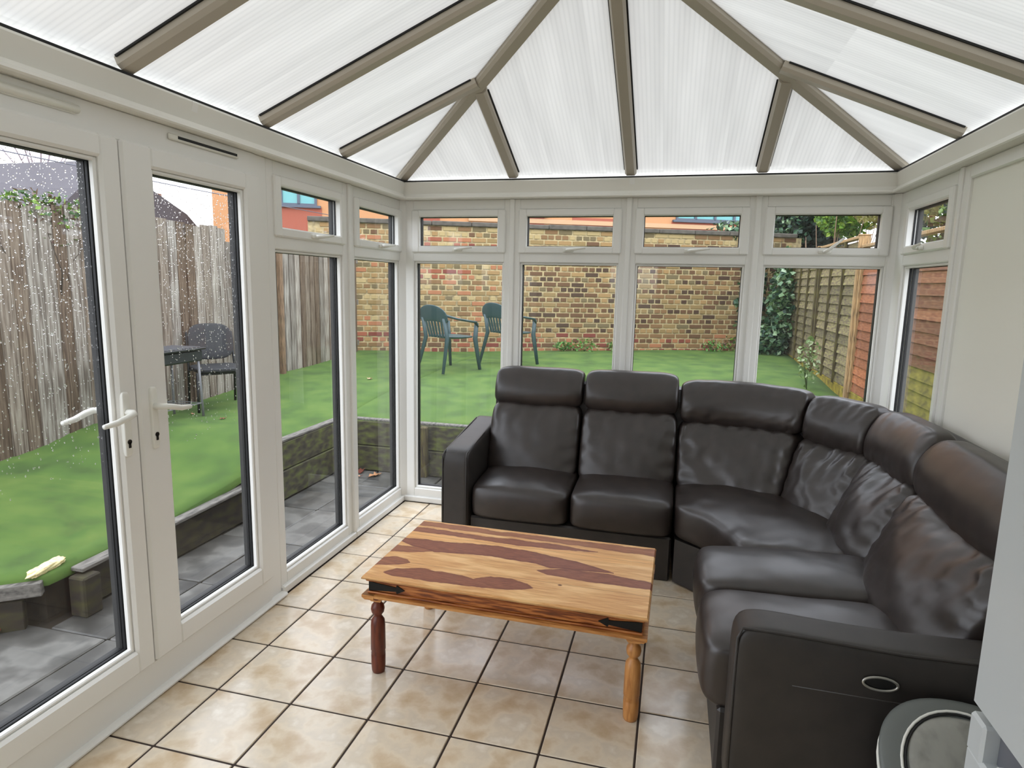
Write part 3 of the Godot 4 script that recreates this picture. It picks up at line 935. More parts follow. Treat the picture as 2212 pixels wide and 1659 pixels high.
func right_fence() -> void:
	var zs := [[-1.6, 0.24, 2, "brownish lap fence panel nearest the house, mossy at its foot, outside the narrow window"], [-2.93, -1.68, 0, "bright orange lap fence panel next to the mossy grey ones"], [-4.83, -3.01, 1, "mossy grey lap fence panel adjoining the orange panels"], [-6.7, -4.9, 1, "mossy lap fence panel further along, half behind hanging ivy"], [-8.1, -6.78, 1, "mossy lap fence panel at the brick wall's end, under the ivy"]]
	for q in zs:
		var z0: float = q[0]
		var z1: float = q[1]
		var moss: bool = q[2] == 1
		var t := thing("lap_fence", q[3], "fence", Vector3(3.6, 0, (z0 + z1) / 2), 0.0, "fence panels on the sofa side of the garden")
		var h := (z1 - z0) / 2
		var y := 0.56
		var k := 0
		var st := begin()
		prism(st, PackedVector2Array([Vector2(-0.012, 0.0), Vector2(-0.03, 0.002), Vector2(-0.008, 0.125), Vector2(0.0, 0.125)]), Vector3(0, 0, -h + 0.02), Vector3.RIGHT, Vector3.UP, Vector3(0, 0, 2 * h - 0.04))
		var sm := done(st)
		while y < (1.97 if moss else 1.87):
			var set_: Array = M.moss_low if q[2] == 2 and y < 0.98 else M.slat_moss if moss else M.slat_brown if q[2] == 2 else M.slat_orange
			part(t, "slat", sm, set_[(k * 7 + rng.randi() % 3) % 4], Vector3(0, y, 0), Vector3(rng.randf_range(-0.003, 0.003), 0, 0))
			y += 0.105 if moss else 0.088
			k += 1
		var n := 4 if moss else 2
		for i in n:
			var zz := lerpf(-h + 0.03, h - 0.03, float(i) / (n - 1))
			var wide := 0.015 if i > 0 and i < n - 1 else 0.02
			part(t, "batten", box_mesh(Vector3(-0.05, 0.54, zz - wide), Vector3(-0.018, 2.08 if moss else 1.98, zz + wide), 0.003), M.batten_moss if moss else M.batten_tan)
		part(t, "cap_rail", box_mesh(Vector3(-0.05, 2.07 if moss else 1.97, -h), Vector3(0.02, 2.1 if moss else 2.0, h), 0.004), M.batten_tan)
		part(t, "gravel_board", box_mesh(Vector3(-0.03, 0.1, -h), Vector3(0.01, 0.555, h), 0.006), M.gravel_moss)
	var zp := [-2.97, -4.865, -6.74, -1.64, 0.28]
	var lp := ["tan timber post between the orange and the mossy fence panels", "mossy fence post, second from the orange panels", "mossy fence post half hidden by ivy", "tan fence post between the orange and the brownish panel", "tan fence post nearest the house"]
	for i in 5:
		var p := thing("fence_post", lp[i], "post", Vector3(3.58, 0, zp[i]), 0.0, "posts between the fence panels")
		part(p, "post", box_mesh(Vector3(-0.05, 0.05, -0.029), Vector3(0.05, 2.09, 0.029), 0.005), M.batten_tan if i in [0, 3, 4] else M.batten_moss)
		part(p, "post_cap", box_mesh(Vector3(-0.056, 2.09, -0.033), Vector3(0.056, 2.105, 0.033), 0.005), M.batten_tan)

func houses() -> void:
	# long tan brick building behind the garden wall
	var o := Vector3(-2.9, 0, -4.65) + Vector3(-0.4012, 0, -0.916) * 8.0
	var t := thing("apartment_building", "tan brick building with red panels and teal windows behind the garden wall", "building", o, 0.4128)
	part(t, "wall", box_mesh(Vector3(-4.1, 0, -7.0), Vector3(12.6, 7.5, 0.0), 0.0), M.tan_brick)
	var bays := [[-2.42, -1.5, true], [0.6, 1.7, true], [3.6, 4.6, true], [5.55, 6.6, false], [8.5, 10.9, true]]
	for b in bays:
		var x0: float = b[0]
		var x1: float = b[1]
		if x1 - x0 < 0.1: continue
		part(t, "red_panel", box_mesh(Vector3(x0 - 0.12, 2.2, -0.02), Vector3(x1 + (0.12 if x0 < -2 else 0.02), 3.44, 0.02)), M.red_panel)
		if not b[2]:
			continue
		var st := begin()
		ring(st, Vector2(x0, 3.46), Vector2(x1, 4.7), Vector2(x0 + 0.06, 3.53), Vector2(x1 - 0.06, 4.64), -0.02, 0.05, 0.0)
		var n := 2 if x1 - x0 < 1.3 else 4
		for i in range(1, n):
			var x := lerpf(x0, x1, float(i) / n)
			box(st, Vector3(x - 0.035, 3.5, -0.02), Vector3(x + 0.035, 4.66, 0.05))
		box(st, Vector3(x0 - 0.1, 3.42, -0.02), Vector3(x1 + 0.1, 3.48, 0.1))
		var f := part(t, "window", done(st), M.grey_frame)
		for i in n:
			part(f, "window_pane", box_mesh(Vector3(lerpf(x0, x1, float(i) / n) + 0.035, 3.52, 0.0), Vector3(lerpf(x0, x1, float(i + 1) / n) - 0.035, 4.65, 0.012)), M.teal_glass)
	part(t, "string_course", box_mesh(Vector3(2.5, 3.24, 0.0), Vector3(12.6, 3.36, 0.06)), M.tan_light)
	part(t, "roof", box_mesh(Vector3(-4.5, 7.5, -7.4), Vector3(13.0, 7.75, 0.4)), M.slate)
	# houses beyond the board fence
	t = thing("house", "low brick house with long dark slate roof beyond the ivy-topped fence", "house", Vector3(-10.8, 0, -2.35))
	part(t, "wall", box_mesh(Vector3(-3.0, 0, -4.1), Vector3(0.5, 2.35, 4.1)), M.house_wall)
	var st2 := begin()
	prism(st2, PackedVector2Array([Vector2(0.8, 2.3), Vector2(-1.2, 3.32), Vector2(-3.2, 2.3)]), Vector3(0, 0, -4.3), Vector3.RIGHT, Vector3.UP, Vector3(0, 0, 8.6))
	part(t, "roof", done(st2), M.slate)
	t = thing("house", "taller house with pitched grey roof seen through the far French door", "house", Vector3(-11.0, 0, -8.9))
	part(t, "wall", box_mesh(Vector3(-3.5, 0, -1.6), Vector3(0.0, 2.7, 1.9)), M.house_wall)
	st2 = begin()
	prism(st2, PackedVector2Array([Vector2(-2.3, 2.65), Vector2(2.0, 2.65), Vector2(2.1, 2.9), Vector2(0.7, 4.15), Vector2(-1.6, 3.2)]), Vector3(-3.7, 0, 0), Vector3.FORWARD * -1.0, Vector3.UP, Vector3(3.9, 0, 0))
	part(t, "roof", done(st2), M.slate)
	part(t, "chimney", box_mesh(Vector3(-1.2, 2.9, -1.75), Vector3(-0.7, 3.75, -1.35)), M.house_wall)
	# bare tree
	t = thing("bare_tree", "leafless tree with thin upright branches above the slate roof", "tree", Vector3(-17.0, 0, -11.7))
	st2 = begin(true)
	tube(st2, [Vector3.ZERO, Vector3(0.05, 1.9, 0), Vector3(0, 3.9, 0.05)], [0.18, 0.13, 0.09], 7)
	part(t, "trunk", done(st2), M.twig)
	st2 = begin(true)
	var rg := RandomNumberGenerator.new()
	rg.seed = 12
	for i in 9:
		var a := -0.9 + 1.8 * i / 8.0
		var p := Vector3(0, 3.8, 0.05)
		var d := Vector3(rg.randf_range(-0.3, 0.3), 1.0, -sin(a) * 0.9).normalized()
		var q := p + d * rg.randf_range(1.7, 2.7)
		tube(st2, [p, (p + q) / 2 + Vector3(0, 0.06, 0), q], [0.035, 0.022, 0.008], 5)
		for k in 3:
			var b := p.lerp(q, 0.4 + 0.18 * k)
			tube(st2, [b, b + Vector3(rg.randf_range(-0.3, 0.3), 0.55, rg.randf_range(-0.35, 0.35))], [0.012, 0.004], 4)
	part(t, "branches", done(st2), M.twig)
	# overhead cable
	t = thing("overhead_cable", "thin grey cable crossing the sky above the board fence", "cable")
	st2 = begin(true)
	tube(st2, [Vector3(-6, 3.05, 5.89), Vector3(-6, 2.99, 0.0), Vector3(-6, 2.99, -5.0), Vector3(-6, 3.06, -11.9)], [0.009], 6)
	part(t, "wire", done(st2), M.cable)
	t = thing("cable_pole", "timber pole that carries the overhead cable, out of the picture", "pole", Vector3(-6, 0, 6.0))
	st2 = begin(true)
	lathe(st2, [Vector2(0, 0), Vector2(0.11, 0), Vector2(0.09, 3.2), Vector2(0, 3.2)], 10)
	part(t, "pole", done(st2), M.bark)

# ---------------------------------------------------------------- sofa
const ARC_C := Vector2(2.04, 1.04)
const ARC_R := 0.87
const S1 := 1.295                # straight run before the bend (path starts at x 0.745)
const S2 := 1.295 + 0.87 * PI / 2

# a point of the back rest: s along the path, d inwards into the room, y up
func along_back(s: float, d: float, y: float) -> Vector3:
	if s < S1:
		return Vector3(0.745 + s, y, 0.17 + d)
	if s < S2:
		var a := (s - S1) / ARC_R
		var r := ARC_R - d
		return Vector3(ARC_C.x + sin(a) * r, y, ARC_C.y - cos(a) * r)
	return Vector3(ARC_C.x + ARC_R - d, y, ARC_C.y + (s - S2))

func back_cushion(par: Node, s0: float, s1: float, y0: float, y1: float, nz: FastNoiseLite, folds: float, puff: float) -> void:
	var st := begin(true)
	var mid := (s0 + s1) / 2
	var hs := (s1 - s0) / 2 - 0.004
	var f := func(p: Vector3) -> Vector3:
		var t := (p.y + 1.0) / 2.0
		var front := clampf(p.z, 0.0, 1.0)
		var bulge := puff * (1.0 - p.x * p.x) * (1.0 - 0.8 * pow(absf(p.y + 0.25), 2.2))
		var d := lerpf(0.235, 0.068, t) + p.z * 0.092 - 0.02 * pow(maxf(t - 0.8, 0.0) * 5.0, 2.0) * 0.5 + front * bulge
		# pleats run down from the gathered top edge, soft creases elsewhere
		var s := mid + p.x * hs
		var pleat := sin(s * 62.0 + 3.0 * nz.get_noise_2d(s * 120.0, p.y * 30.0)) * exp(-(1.0 - p.y) * 1.7)
		var side := sin(p.y * 17.0 + 4.0 * nz.get_noise_2d(s * 40.0, 9.0)) * exp(-(1.0 - absf(p.x)) * 6.0)
		var crease := nz.get_noise_3d(s * 62.0 + p.y * 16.0, p.y * 9.0 - s * 16.0, 3.0)
		d += front * (folds * (0.011 * pleat + 0.006 * side) + 0.013 * folds * crease * (1.0 - pow(absf(p.x), 4.0)))
		return along_back(s, d, lerpf(y0, y1, t) + 0.01 * front * crease * folds)
	pad(st, 30, 7.5, f)
	part(par, "back_cushion", done(st), M.leather)

func headrest(par: Node, s0: float, s1: float, top: float, low: float, nz: FastNoiseLite, folds: float) -> void:
	var st := begin(true)
	var mid := (s0 + s1) / 2
	var hs := (s1 - s0) / 2 - 0.003
	var f := func(p: Vector3) -> Vector3:
		var t := (p.y + 1.0) / 2.0
		var s := mid + p.x * hs
		var front := clampf(p.z, 0.0, 1.0)
		var d := lerpf(0.088, 0.018, t) + p.z * 0.088 * (1.0 - 0.62 * p.y * p.y) + front * 0.012 * (1.0 - p.x * p.x)
		var pleat := sin(s * 85.0 + 4.0 * nz.get_noise_2d(s * 60.0, p.y * 20.0)) * exp(-(1.0 - absf(p.y)) * 1.8)
		d += front * folds * (0.005 * pleat + 0.007 * nz.get_noise_3d(s * 40.0, p.y * 12.0, 31.0))
		var sag := -0.008 * pow(absf(p.x), 5.0) * t + 0.016 * (1.0 - t) * p.x * p.x
		return along_back(s, d, lerpf(low, top, t) + sag + 0.006 * nz.get_noise_2d(s * 60.0, 70.0) * folds)
	pad(st, 26, 8.0, f)
	part(par, "headrest", done(st), M.leather)

func seat_pad(par: Node, front_l: Vector2, front_r: Vector2, back_l: Vector2, back_r: Vector2, bow: Vector2, bow_f: Vector2, y0: float, y1: float, rise: float, nz: FastNoiseLite, folds: float) -> void:
	var st := begin(true)
	var f := func(p: Vector3) -> Vector3:
		var u := (p.x + 1.0) / 2.0
		var w := (p.z + 1.0) / 2.0
		var fr := front_l.lerp(front_r, u) + bow_f * (1.0 - p.x * p.x)
		var bk := back_l.lerp(back_r, u) + bow * (1.0 - p.x * p.x)
		var q := bk.lerp(fr, w)
		var t := (p.y + 1.0) / 2.0
		var crown := 0.024 * (1.0 - p.x * p.x) * (1.0 - 0.6 * p.z * p.z)
		var y := lerpf(y0, y1 + rise * (1.0 - w), t) + clampf(p.y, 0.0, 1.0) * (crown + folds * 0.012 * nz.get_noise_3d(q.x * 55.0, q.y * 55.0, 5.0))
		# the front face bellies out a little
		var out := (fr - bk).normalized() * 0.018 * clampf(p.z, 0.0, 1.0) * (1.0 - p.y * p.y)
		return Vector3(q.x + out.x, y, q.y + out.y)
	pad(st, 28, 9.0, f)
	part(par, "seat_cushion", done(st), M.leather)

func sofa() -> void:
	var t := thing("corner_sofa", "dark brown leather corner sofa curving round the far end of the room", "sofa")
	var nz := FastNoiseLite.new()
	nz.seed = 9
	nz.frequency = 0.06
	nz.fractal_octaves = 3
	# hidden frame behind the cushions, following the bend
	var st := begin(true)
	var shell := [Vector2(-0.085, 0.05), Vector2(0.06, 0.05), Vector2(0.06, 0.9), Vector2(0.0, 0.965), Vector2(-0.045, 0.978), Vector2(-0.08, 0.965), Vector2(-0.085, 0.94)]
	var total := S2 + 1.09
	var rows: Array = []
	var n := 60
	for i in n + 1:
		var row: Array = []
		var s := total * i / n
		for q in shell: row.append(along_back(s, q.x, q.y - (0.02 if s < S1 - 0.1 else 0.0)))
		rows.append(row)
	st.set_smooth_group(-1)
	for i in n:
		for k in shell.size():
			var k2 := (k + 1) % shell.size()
			var e: Vector2 = shell[k2] - shell[k]
			var nn := Vector2(e.y, -e.x)
			var out: Vector3 = (along_back(total * (i + 0.5) / n, nn.x, 0.5) - along_back(total * (i + 0.5) / n, 0, 0.5)) + Vector3.UP * nn.y
			quad(st, rows[i][k], rows[i + 1][k], rows[i + 1][k2], rows[i][k2], out)
	part(t, "back_frame", done(st), M.leather_arm)
	# head rests and back cushions, left to right
	headrest(t, 0.005, 0.562, 1.04, 0.80, nz, 0.3)
	headrest(t, 0.568, 1.125, 1.045, 0.795, nz, 0.3)
	headrest(t, 1.132, 1.885, 1.015, 0.755, nz, 1.0)
	headrest(t, 1.888, 2.335, 1.0, 0.735, nz, 0.7)
	headrest(t, 2.336, 2.9, 1.0, 0.735, nz, 0.6)
	headrest(t, 2.902, 3.75, 1.0, 0.735, nz, 0.6)
	back_cushion(t, 0.0, 0.562, 0.40, 0.835, nz, 0.5, 0.035)
	back_cushion(t, 0.564, 1.126, 0.40, 0.83, nz, 0.8, 0.035)
	back_cushion(t, 1.128, 1.885, 0.40, 0.79, nz, 1.2, 0.04)
	back_cushion(t, 1.88, 2.42, 0.40, 0.78, nz, 1.2, 0.055)
	back_cushion(t, 2.39, 2.96, 0.40, 0.78, nz, 1.1, 0.07)
	back_cushion(t, 2.94, 3.74, 0.40, 0.785, nz, 1.0, 0.07)
	# seats
	seat_pad(t, Vector2(0.762, 0.80), Vector2(1.312, 0.80), Vector2(0.762, 0.36), Vector2(1.312, 0.36), Vector2.ZERO, Vector2(0, 0.012), 0.245, 0.435, 0.03, nz, 0.6)
	seat_pad(t, Vector2(1.322, 0.80), Vector2(1.868, 0.80), Vector2(1.322, 0.36), Vector2(1.868, 0.36), Vector2.ZERO, Vector2(0, 0.012), 0.245, 0.435, 0.03, nz, 0.6)
	seat_pad(t, Vector2(1.876, 0.80), Vector2(2.16, 1.275), Vector2(1.876, 0.36), Vector2(2.66, 1.275), Vector2(0.2, -0.2), Vector2(0.04, -0.06), 0.25, 0.44, 0.03, nz, 1.0)
	seat_pad(t, Vector2(1.985, 1.695), Vector2(1.985, 1.285), Vector2(2.66, 1.695), Vector2(2.66, 1.285), Vector2.ZERO, Vector2(-0.012, 0), 0.235, 0.452, 0.025, nz, 0.5)
	seat_pad(t, Vector2(1.985, 2.125), Vector2(1.985, 1.70), Vector2(2.66, 2.125), Vector2(2.66, 1.70), Vector2.ZERO, Vector2(-0.012, 0), 0.215, 0.445, 0.025, nz, 0.5)
	# plinths under the seats
	st = begin()
	box(st, Vector3(0.75, 0.0, 0.12), Vector3(1.868, 0.245, 0.775), 0.01)
	part(t, "base_panel", done(st), M.leather_arm)
	st = begin()
	prism(st, PackedVector2Array([Vector2(1.87, 0.14), Vector2(2.3, 0.2), Vector2(2.7, 0.5), Vector2(2.8, 1.275), Vector2(2.17, 1.275), Vector2(2.08, 0.94), Vector2(1.885, 0.785)]), Vector3(0, 0.012, 0), Vector3.RIGHT, Vector3.BACK, Vector3(0, 0.235, 0))
	part(t, "base_panel", done(st), M.leather_arm)
	st = begin()
	box(st, Vector3(2.02, 0.0, 1.29), Vector3(2.88, 0.235, 2.13), 0.01)
	part(t, "base_panel", done(st), M.leather_arm)
	# arms: the left one rises towards the back
	for a in 2:
		st = begin(true)
		var f := func(p: Vector3) -> Vector3:
			if a == 0:
				var w := (p.z + 1.0) / 2.0
				return Vector3(0.672 + p.x * 0.082 + 0.006 * p.x * (1.0 - p.y * p.y), lerpf(0.0, lerpf(0.71, 0.622, pow(w, 0.8)), (p.y + 1.0) / 2.0), lerpf(0.1, 0.815, w))
			var w2 := (p.x + 1.0) / 2.0
			return Vector3(lerpf(2.04, 2.9, w2), lerpf(0.0, 0.605 - 0.02 * sin(w2 * PI), (p.y + 1.0) / 2.0), 2.2 + p.z * 0.074 + 0.004 * p.z * (1.0 - p.y * p.y))
		pad(st, 20, 11.0, f)
		var arm := part(t, "armrest", done(st), M.leather_arm)
		# welt round the outer face
		st = begin(true)
		if a == 0:
			tube(st, [Vector3(0.603, 0.05, 0.812), Vector3(0.603, 0.3, 0.814), Vector3(0.603, 0.59, 0.812), Vector3(0.606, 0.612, 0.79), Vector3(0.606, 0.66, 0.45), Vector3(0.606, 0.69, 0.2)], [0.0045], 6)
			tube(st, [Vector3(0.741, 0.05, 0.812), Vector3(0.741, 0.3, 0.814), Vector3(0.741, 0.59, 0.812), Vector3(0.738, 0.612, 0.79), Vector3(0.738, 0.66, 0.45)], [0.0045], 6)
		else:
			tube(st, [Vector3(2.047, 0.04, 2.264), Vector3(2.045, 0.3, 2.267), Vector3(2.047, 0.56, 2.264), Vector3(2.06, 0.59, 2.262), Vector3(2.25, 0.588, 2.264), Vector3(2.47, 0.578, 2.265), Vector3(2.7, 0.584, 2.264), Vector3(2.86, 0.59, 2.26)], [0.005], 6)
			tube(st, [Vector3(2.2, 0.445, 2.2755), Vector3(2.5, 0.443, 2.2765), Vector3(2.86, 0.445, 2.2745)], [0.0025], 5)
		part(arm, "welt", done(st), M.leather_arm)
		if a == 1:
			# recliner catch: an oval metal ring with a dark cup inside
			st = begin(true)
			var pts: Array = []
			for k in 33: pts.append(Vector3(2.419 + cos(TAU * k / 32.0) * 0.043, 0.494 + sin(TAU * k / 32.0) * 0.019, 2.281))
			tube(st, pts, [0.0038], 8)
			var rg := part(arm, "recliner_ring", done(st), M.chrome)
			rg.set_meta("label", "oval metal recliner ring")
			st = begin(true)
			pad(st, 8, 2.2, func(p: Vector3) -> Vector3: return Vector3(2.419 + p.x * 0.04, 0.494 + p.y * 0.017, 2.277 + p.z * 0.003))
			part(arm, "recliner_cup", done(st), M.black_plastic)
	for q in [Vector2(0.68, 0.7), Vector2(1.8, 0.7), Vector2(2.1, 2.15)]:
		st = begin()
		lathe(st, [Vector2(0, 0), Vector2(0.02, 0), Vector2(0.024, 0.03), Vector2(0, 0.03)], 12)
		part(t, "foot", done(st), M.black_plastic, Vector3(q.x, -0.0, q.y))

# ---------------------------------------------------------------- coffee table
func seg(l: Array, u: float) -> float:
	for i in l.size() - 1:
		if u <= l[i + 1].x:
			return lerpf(l[i].y, l[i + 1].y, clampf((u - l[i].x) / maxf(l[i + 1].x - l[i].x, 1e-4), 0.0, 1.0))
	return l[-1].y

func table_texture() -> ImageTexture:
	var w := 1024
	var h := 576
	var im := Image.create(w, h, false, Image.FORMAT_RGB8)
	var a := FastNoiseLite.new()
	a.seed = 77
	a.frequency = 1.0
	a.fractal_octaves = 4
	var V := func(l: Array) -> Array:
		var o: Array = []
		for i in range(0, l.size(), 2): o.append(Vector2(l[i], l[i + 1]))
		return o
	# heartwood figure: upper and lower edge of each dark tongue along the boards (0..1 each way)
	var tongues := [
		[V.call([0.0, 0.02, 0.45, 0.05, 1.0, 0.03]), V.call([0.0, 0.11, 0.5, 0.12, 0.75, 0.13, 1.0, 0.15]), 0.75],
		[V.call([0.0, 0.14, 0.3, 0.16, 0.6, 0.15, 0.78, 0.19]), V.call([0.0, 0.225, 0.25, 0.235, 0.46, 0.25, 0.62, 0.235, 0.78, 0.20]), 0.9],
		[V.call([-0.01, 0.36, 0.2, 0.34, 0.42, 0.30, 0.63, 0.35, 0.80, 0.44, 0.86, 0.485]), V.call([-0.01, 0.42, 0.06, 0.47, 0.17, 0.53, 0.36, 0.475, 0.57, 0.505, 0.63, 0.53, 0.86, 0.495]), 1.0],
		[V.call([0.585, 0.585, 0.62, 0.55, 0.70, 0.51, 0.87, 0.515, 1.0, 0.55]), V.call([0.585, 0.59, 0.63, 0.635, 0.72, 0.655, 0.92, 0.65, 1.0, 0.65]), 0.95],
		[V.call([0.0, 0.50, 0.09, 0.47, 0.16, 0.52]), V.call([0.0, 0.61, 0.07, 0.585, 0.13, 0.56, 0.16, 0.525]), 0.8],
		[V.call([0.0, 0.70, 0.05, 0.665, 0.10, 0.69, 0.12, 0.735]), V.call([0.0, 0.84, 0.05, 0.81, 0.09, 0.78, 0.12, 0.74]), 0.85],
		[V.call([0.06, 0.90, 0.09, 0.84, 0.19, 0.785, 0.30, 0.80, 0.385, 0.828, 0.44, 0.757, 0.52, 0.757, 0.58, 0.79, 0.605, 0.83]), V.call([0.06, 0.91, 0.10, 0.935, 0.28, 0.945, 0.49, 0.915, 0.57, 0.875, 0.605, 0.835]), 0.95]]
	var boards := [0.0, 0.125, 0.275, 0.545, 0.735, 1.0]
	for y in h:
		var v := float(y) / h
		for x in w:
			var u := float(x) / w
			var wob := a.get_noise_2d(u * 7.0, v * 4.0) * 0.02 + a.get_noise_2d(u * 22.0, v * 18.0) * 0.004
			var b := 0
			while b < 4 and v > boards[b + 1] + 0.002 * sin(u * 9.0): b += 1
			var grain := a.get_noise_2d(u * 5.0 + b * 7.0, (v + wob * 0.6) * 70.0)
			var finer := a.get_noise_2d(u * 14.0, v * 240.0)
			var c := Color(0.89, 0.695, 0.465).lerp(Color(0.78, 0.55, 0.335), clampf(0.4 + grain * 0.8, 0.0, 1.0))
			c = c.lerp(Color(0.96, 0.80, 0.57), clampf(a.get_noise_2d(u * 3.0 + b, v * 9.0 + 4.0) * 1.4, 0.0, 0.7))
			if v > 0.235 and v < 0.335: c = c.lerp(Color(0.93, 0.70, 0.44), 0.45)
			for t in tongues:
				var e0: Vector2 = t[0][0]
				var e1: Vector2 = t[0][-1]
				if u < e0.x or u > e1.x: continue
				var top := seg(t[0], u) + wob
				var low := seg(t[1], u) + wob * 0.8
				var inside := minf(v - top, low - v)
				if inside > -0.004:
					var k := smoothstep(-0.004, 0.006, inside)
					var rim := exp(-absf(inside) * 90.0)
					var dk := Color(0.55, 0.325, 0.24).lerp(Color(0.42, 0.235, 0.175), clampf(0.4 + grain * 0.9, 0.0, 1.0))
					dk = dk.lerp(Color(0.72, 0.45, 0.32), clampf(finer * 0.9 + grain * 0.5 + 0.1, 0.0, 0.5))
					dk = dk.lerp(Color(0.30, 0.12, 0.09), rim * 0.5)
					c = c.lerp(dk, k * float(t[2]))
			var kn := Vector2((u - 0.689) * 2.2, (v - 0.75) * 1.6).length()
			c = c.lerp(Color(0.32, 0.16, 0.08), smoothstep(0.022, 0.008, kn) * 0.85)
			for q in boards:
				if absf(v - q) < 0.0014: c = c.darkened(0.25)
			c = c * (1.0 + 0.06 * finer)
			c.a = 1.0
			im.set_pixel(x, y, c)
	return ImageTexture.create_from_image(im)

func coffee_table() -> void:
	var t := thing("coffee_table", "low rectangular two-tone hardwood coffee table with turned legs and black iron straps", "table", Vector3(1.2475, 0, 1.655), -0.012)
	var hx := 0.547
	var hz := 0.3125
	var H := 0.42
	# top with textured upper face
	var st := begin()
	var put := func(vs: Array, out: Vector3) -> void:
		for i in range(1, vs.size() - 1):
			var l := [vs[0], vs[i], vs[i + 1]]
			if (l[1] - l[0]).cross(l[2] - l[0]).dot(out) > 0.0: l = [l[0], l[2], l[1]]
			for v in l:
				st.set_uv(Vector2((v.x + hx) / (2 * hx), (v.z + hz) / (2 * hz)))
				st.add_vertex(v)
	var lv := [[0.0, 0.408], [0.0, 0.4125], [-0.005, 0.42]]   # outline inset and height, from below
	for i in lv.size() - 1:
		var a: Array = lv[i]
		var b: Array = lv[i + 1]
		var ax: float = hx + a[0]
		var az: float = hz + a[0]
		var bx: float = hx + b[0]
		var bz: float = hz + b[0]
		for s in [1.0, -1.0]:
			put.call([Vector3(-ax, a[1], s * az), Vector3(ax, a[1], s * az), Vector3(bx, b[1], s * bz), Vector3(-bx, b[1], s * bz)], Vector3(0, 0.3, s))
			put.call([Vector3(s * ax, a[1], -az), Vector3(s * ax, a[1], az), Vector3(s * bx, b[1], bz), Vector3(s * bx, b[1], -bz)], Vector3(s, 0.3, 0))
	put.call([Vector3(-hx + 0.005, H, -hz + 0.005), Vector3(hx - 0.005, H, -hz + 0.005), Vector3(hx - 0.005, H, hz - 0.005), Vector3(-hx + 0.005, H, hz - 0.005)], Vector3.UP)
	put.call([Vector3(-hx, 0.408, -hz), Vector3(hx, 0.408, -hz), Vector3(hx, 0.408, hz), Vector3(-hx, 0.408, hz)], Vector3.DOWN)
	var topm := plain(Color.WHITE, 0.42, 0.32)
	topm.albedo_texture = table_texture()
	part(t, "table_top", done(st), topm)
	# frieze with cove under the top
	st = begin()
	for lvl in [[0.395, 0.408, 0.012], [0.352, 0.395, 0.024], [0.343, 0.352, 0.016]]:
		box(st, Vector3(-hx + lvl[2], lvl[0], -hz + lvl[2]), Vector3(hx - lvl[2], lvl[1], hz - lvl[2]), 0.003)
	part(t, "frieze", done(st), M.wood_rail)
	st = begin()
	for s in [1.0, -1.0]:
		prism(st, PackedVector2Array([Vector2(0.0, 0.343), Vector2(0.0, 0.333), Vector2(-0.012, 0.325), Vector2(-0.05, 0.325), Vector2(-0.05, 0.343)]), Vector3(-hx, 0, s * (hz - 0.001)), Vector3(0, 0, s), Vector3.UP, Vector3(2 * hx, 0, 0))
		prism(st, PackedVector2Array([Vector2(0.0, 0.343), Vector2(0.0, 0.333), Vector2(-0.012, 0.325), Vector2(-0.05, 0.325), Vector2(-0.05, 0.343)]), Vector3(s * (hx - 0.001), 0, -hz), Vector3(s, 0, 0), Vector3.UP, Vector3(0, 0, 2 * hz))
	part(t, "apron_moulding", done(st), M.wood_honey)
	# iron straps with spear points at both front and both rear corners
	for sz in [1.0, -1.0]:
		for sx in [1.0, -1.0]:
			st = begin()
			var zf: float = sz * (hz - 0.024)
			var poly := PackedVector2Array([Vector2(0, -0.0185), Vector2(0, 0.0185), Vector2(-0.115, 0.008), Vector2(-0.118, 0.017), Vector2(-0.152, 0.0), Vector2(-0.118, -0.017), Vector2(-0.115, -0.008)])
			prism(st, poly, Vector3(sx * (hx - 0.022), 0.373, zf), Vector3(sx, 0, 0), Vector3.UP, Vector3(0, 0, sz * 0.004))
			box(st, Vector3(sx * (hx - 0.024) - 0.003, 0.3545, zf - sz * 0.09), Vector3(sx * (hx - 0.024) + 0.003, 0.3915, zf + sz * 0.002))
			part(t, "iron_strap", done(st), M.iron)
	# turned legs
	var prof := [Vector2(0, 0), Vector2(0.0235, 0), Vector2(0.0265, 0.008), Vector2(0.028, 0.03), Vector2(0.0285, 0.075), Vector2(0.0265, 0.078), Vector2(0.0285, 0.082), Vector2(0.0265, 0.092), Vector2(0.0295, 0.097), Vector2(0.0285, 0.2), Vector2(0.0265, 0.222), Vector2(0.0175, 0.236), Vector2(0.0145, 0.242), Vector2(0.0175, 0.247), Vector2(0.0245, 0.256), Vector2(0.027, 0.27), Vector2(0.0245, 0.284), Vector2(0.0165, 0.294), Vector2(0.016, 0.305), Vector2(0.03, 0.325), Vector2(0, 0.325)]
	st = begin(true)
	lathe(st, prof, 24)
	var leg := done(st)
	for q in [[-1, 1, 1], [1, 1, 0], [-1, -1, 0], [1, -1, 1]]:
		var l := part(t, "leg", leg, M.leg_umber if q[2] == 1 else M.leg_honey, Vector3(q[0] * (hx - 0.046), 0, q[1] * (hz - 0.046)))
		st = begin()
		var c := 0.034
		prism(st, PackedVector2Array([Vector2(-c, 0.325), Vector2(c, 0.325), Vector2(c * 0.6, 0.306), Vector2(-c * 0.6, 0.306)]), Vector3(0, 0, -0.02), Vector3.RIGHT, Vector3.UP, Vector3(0, 0, 0.04))
		part(l, "leg_block", done(st), M.wood_honey)

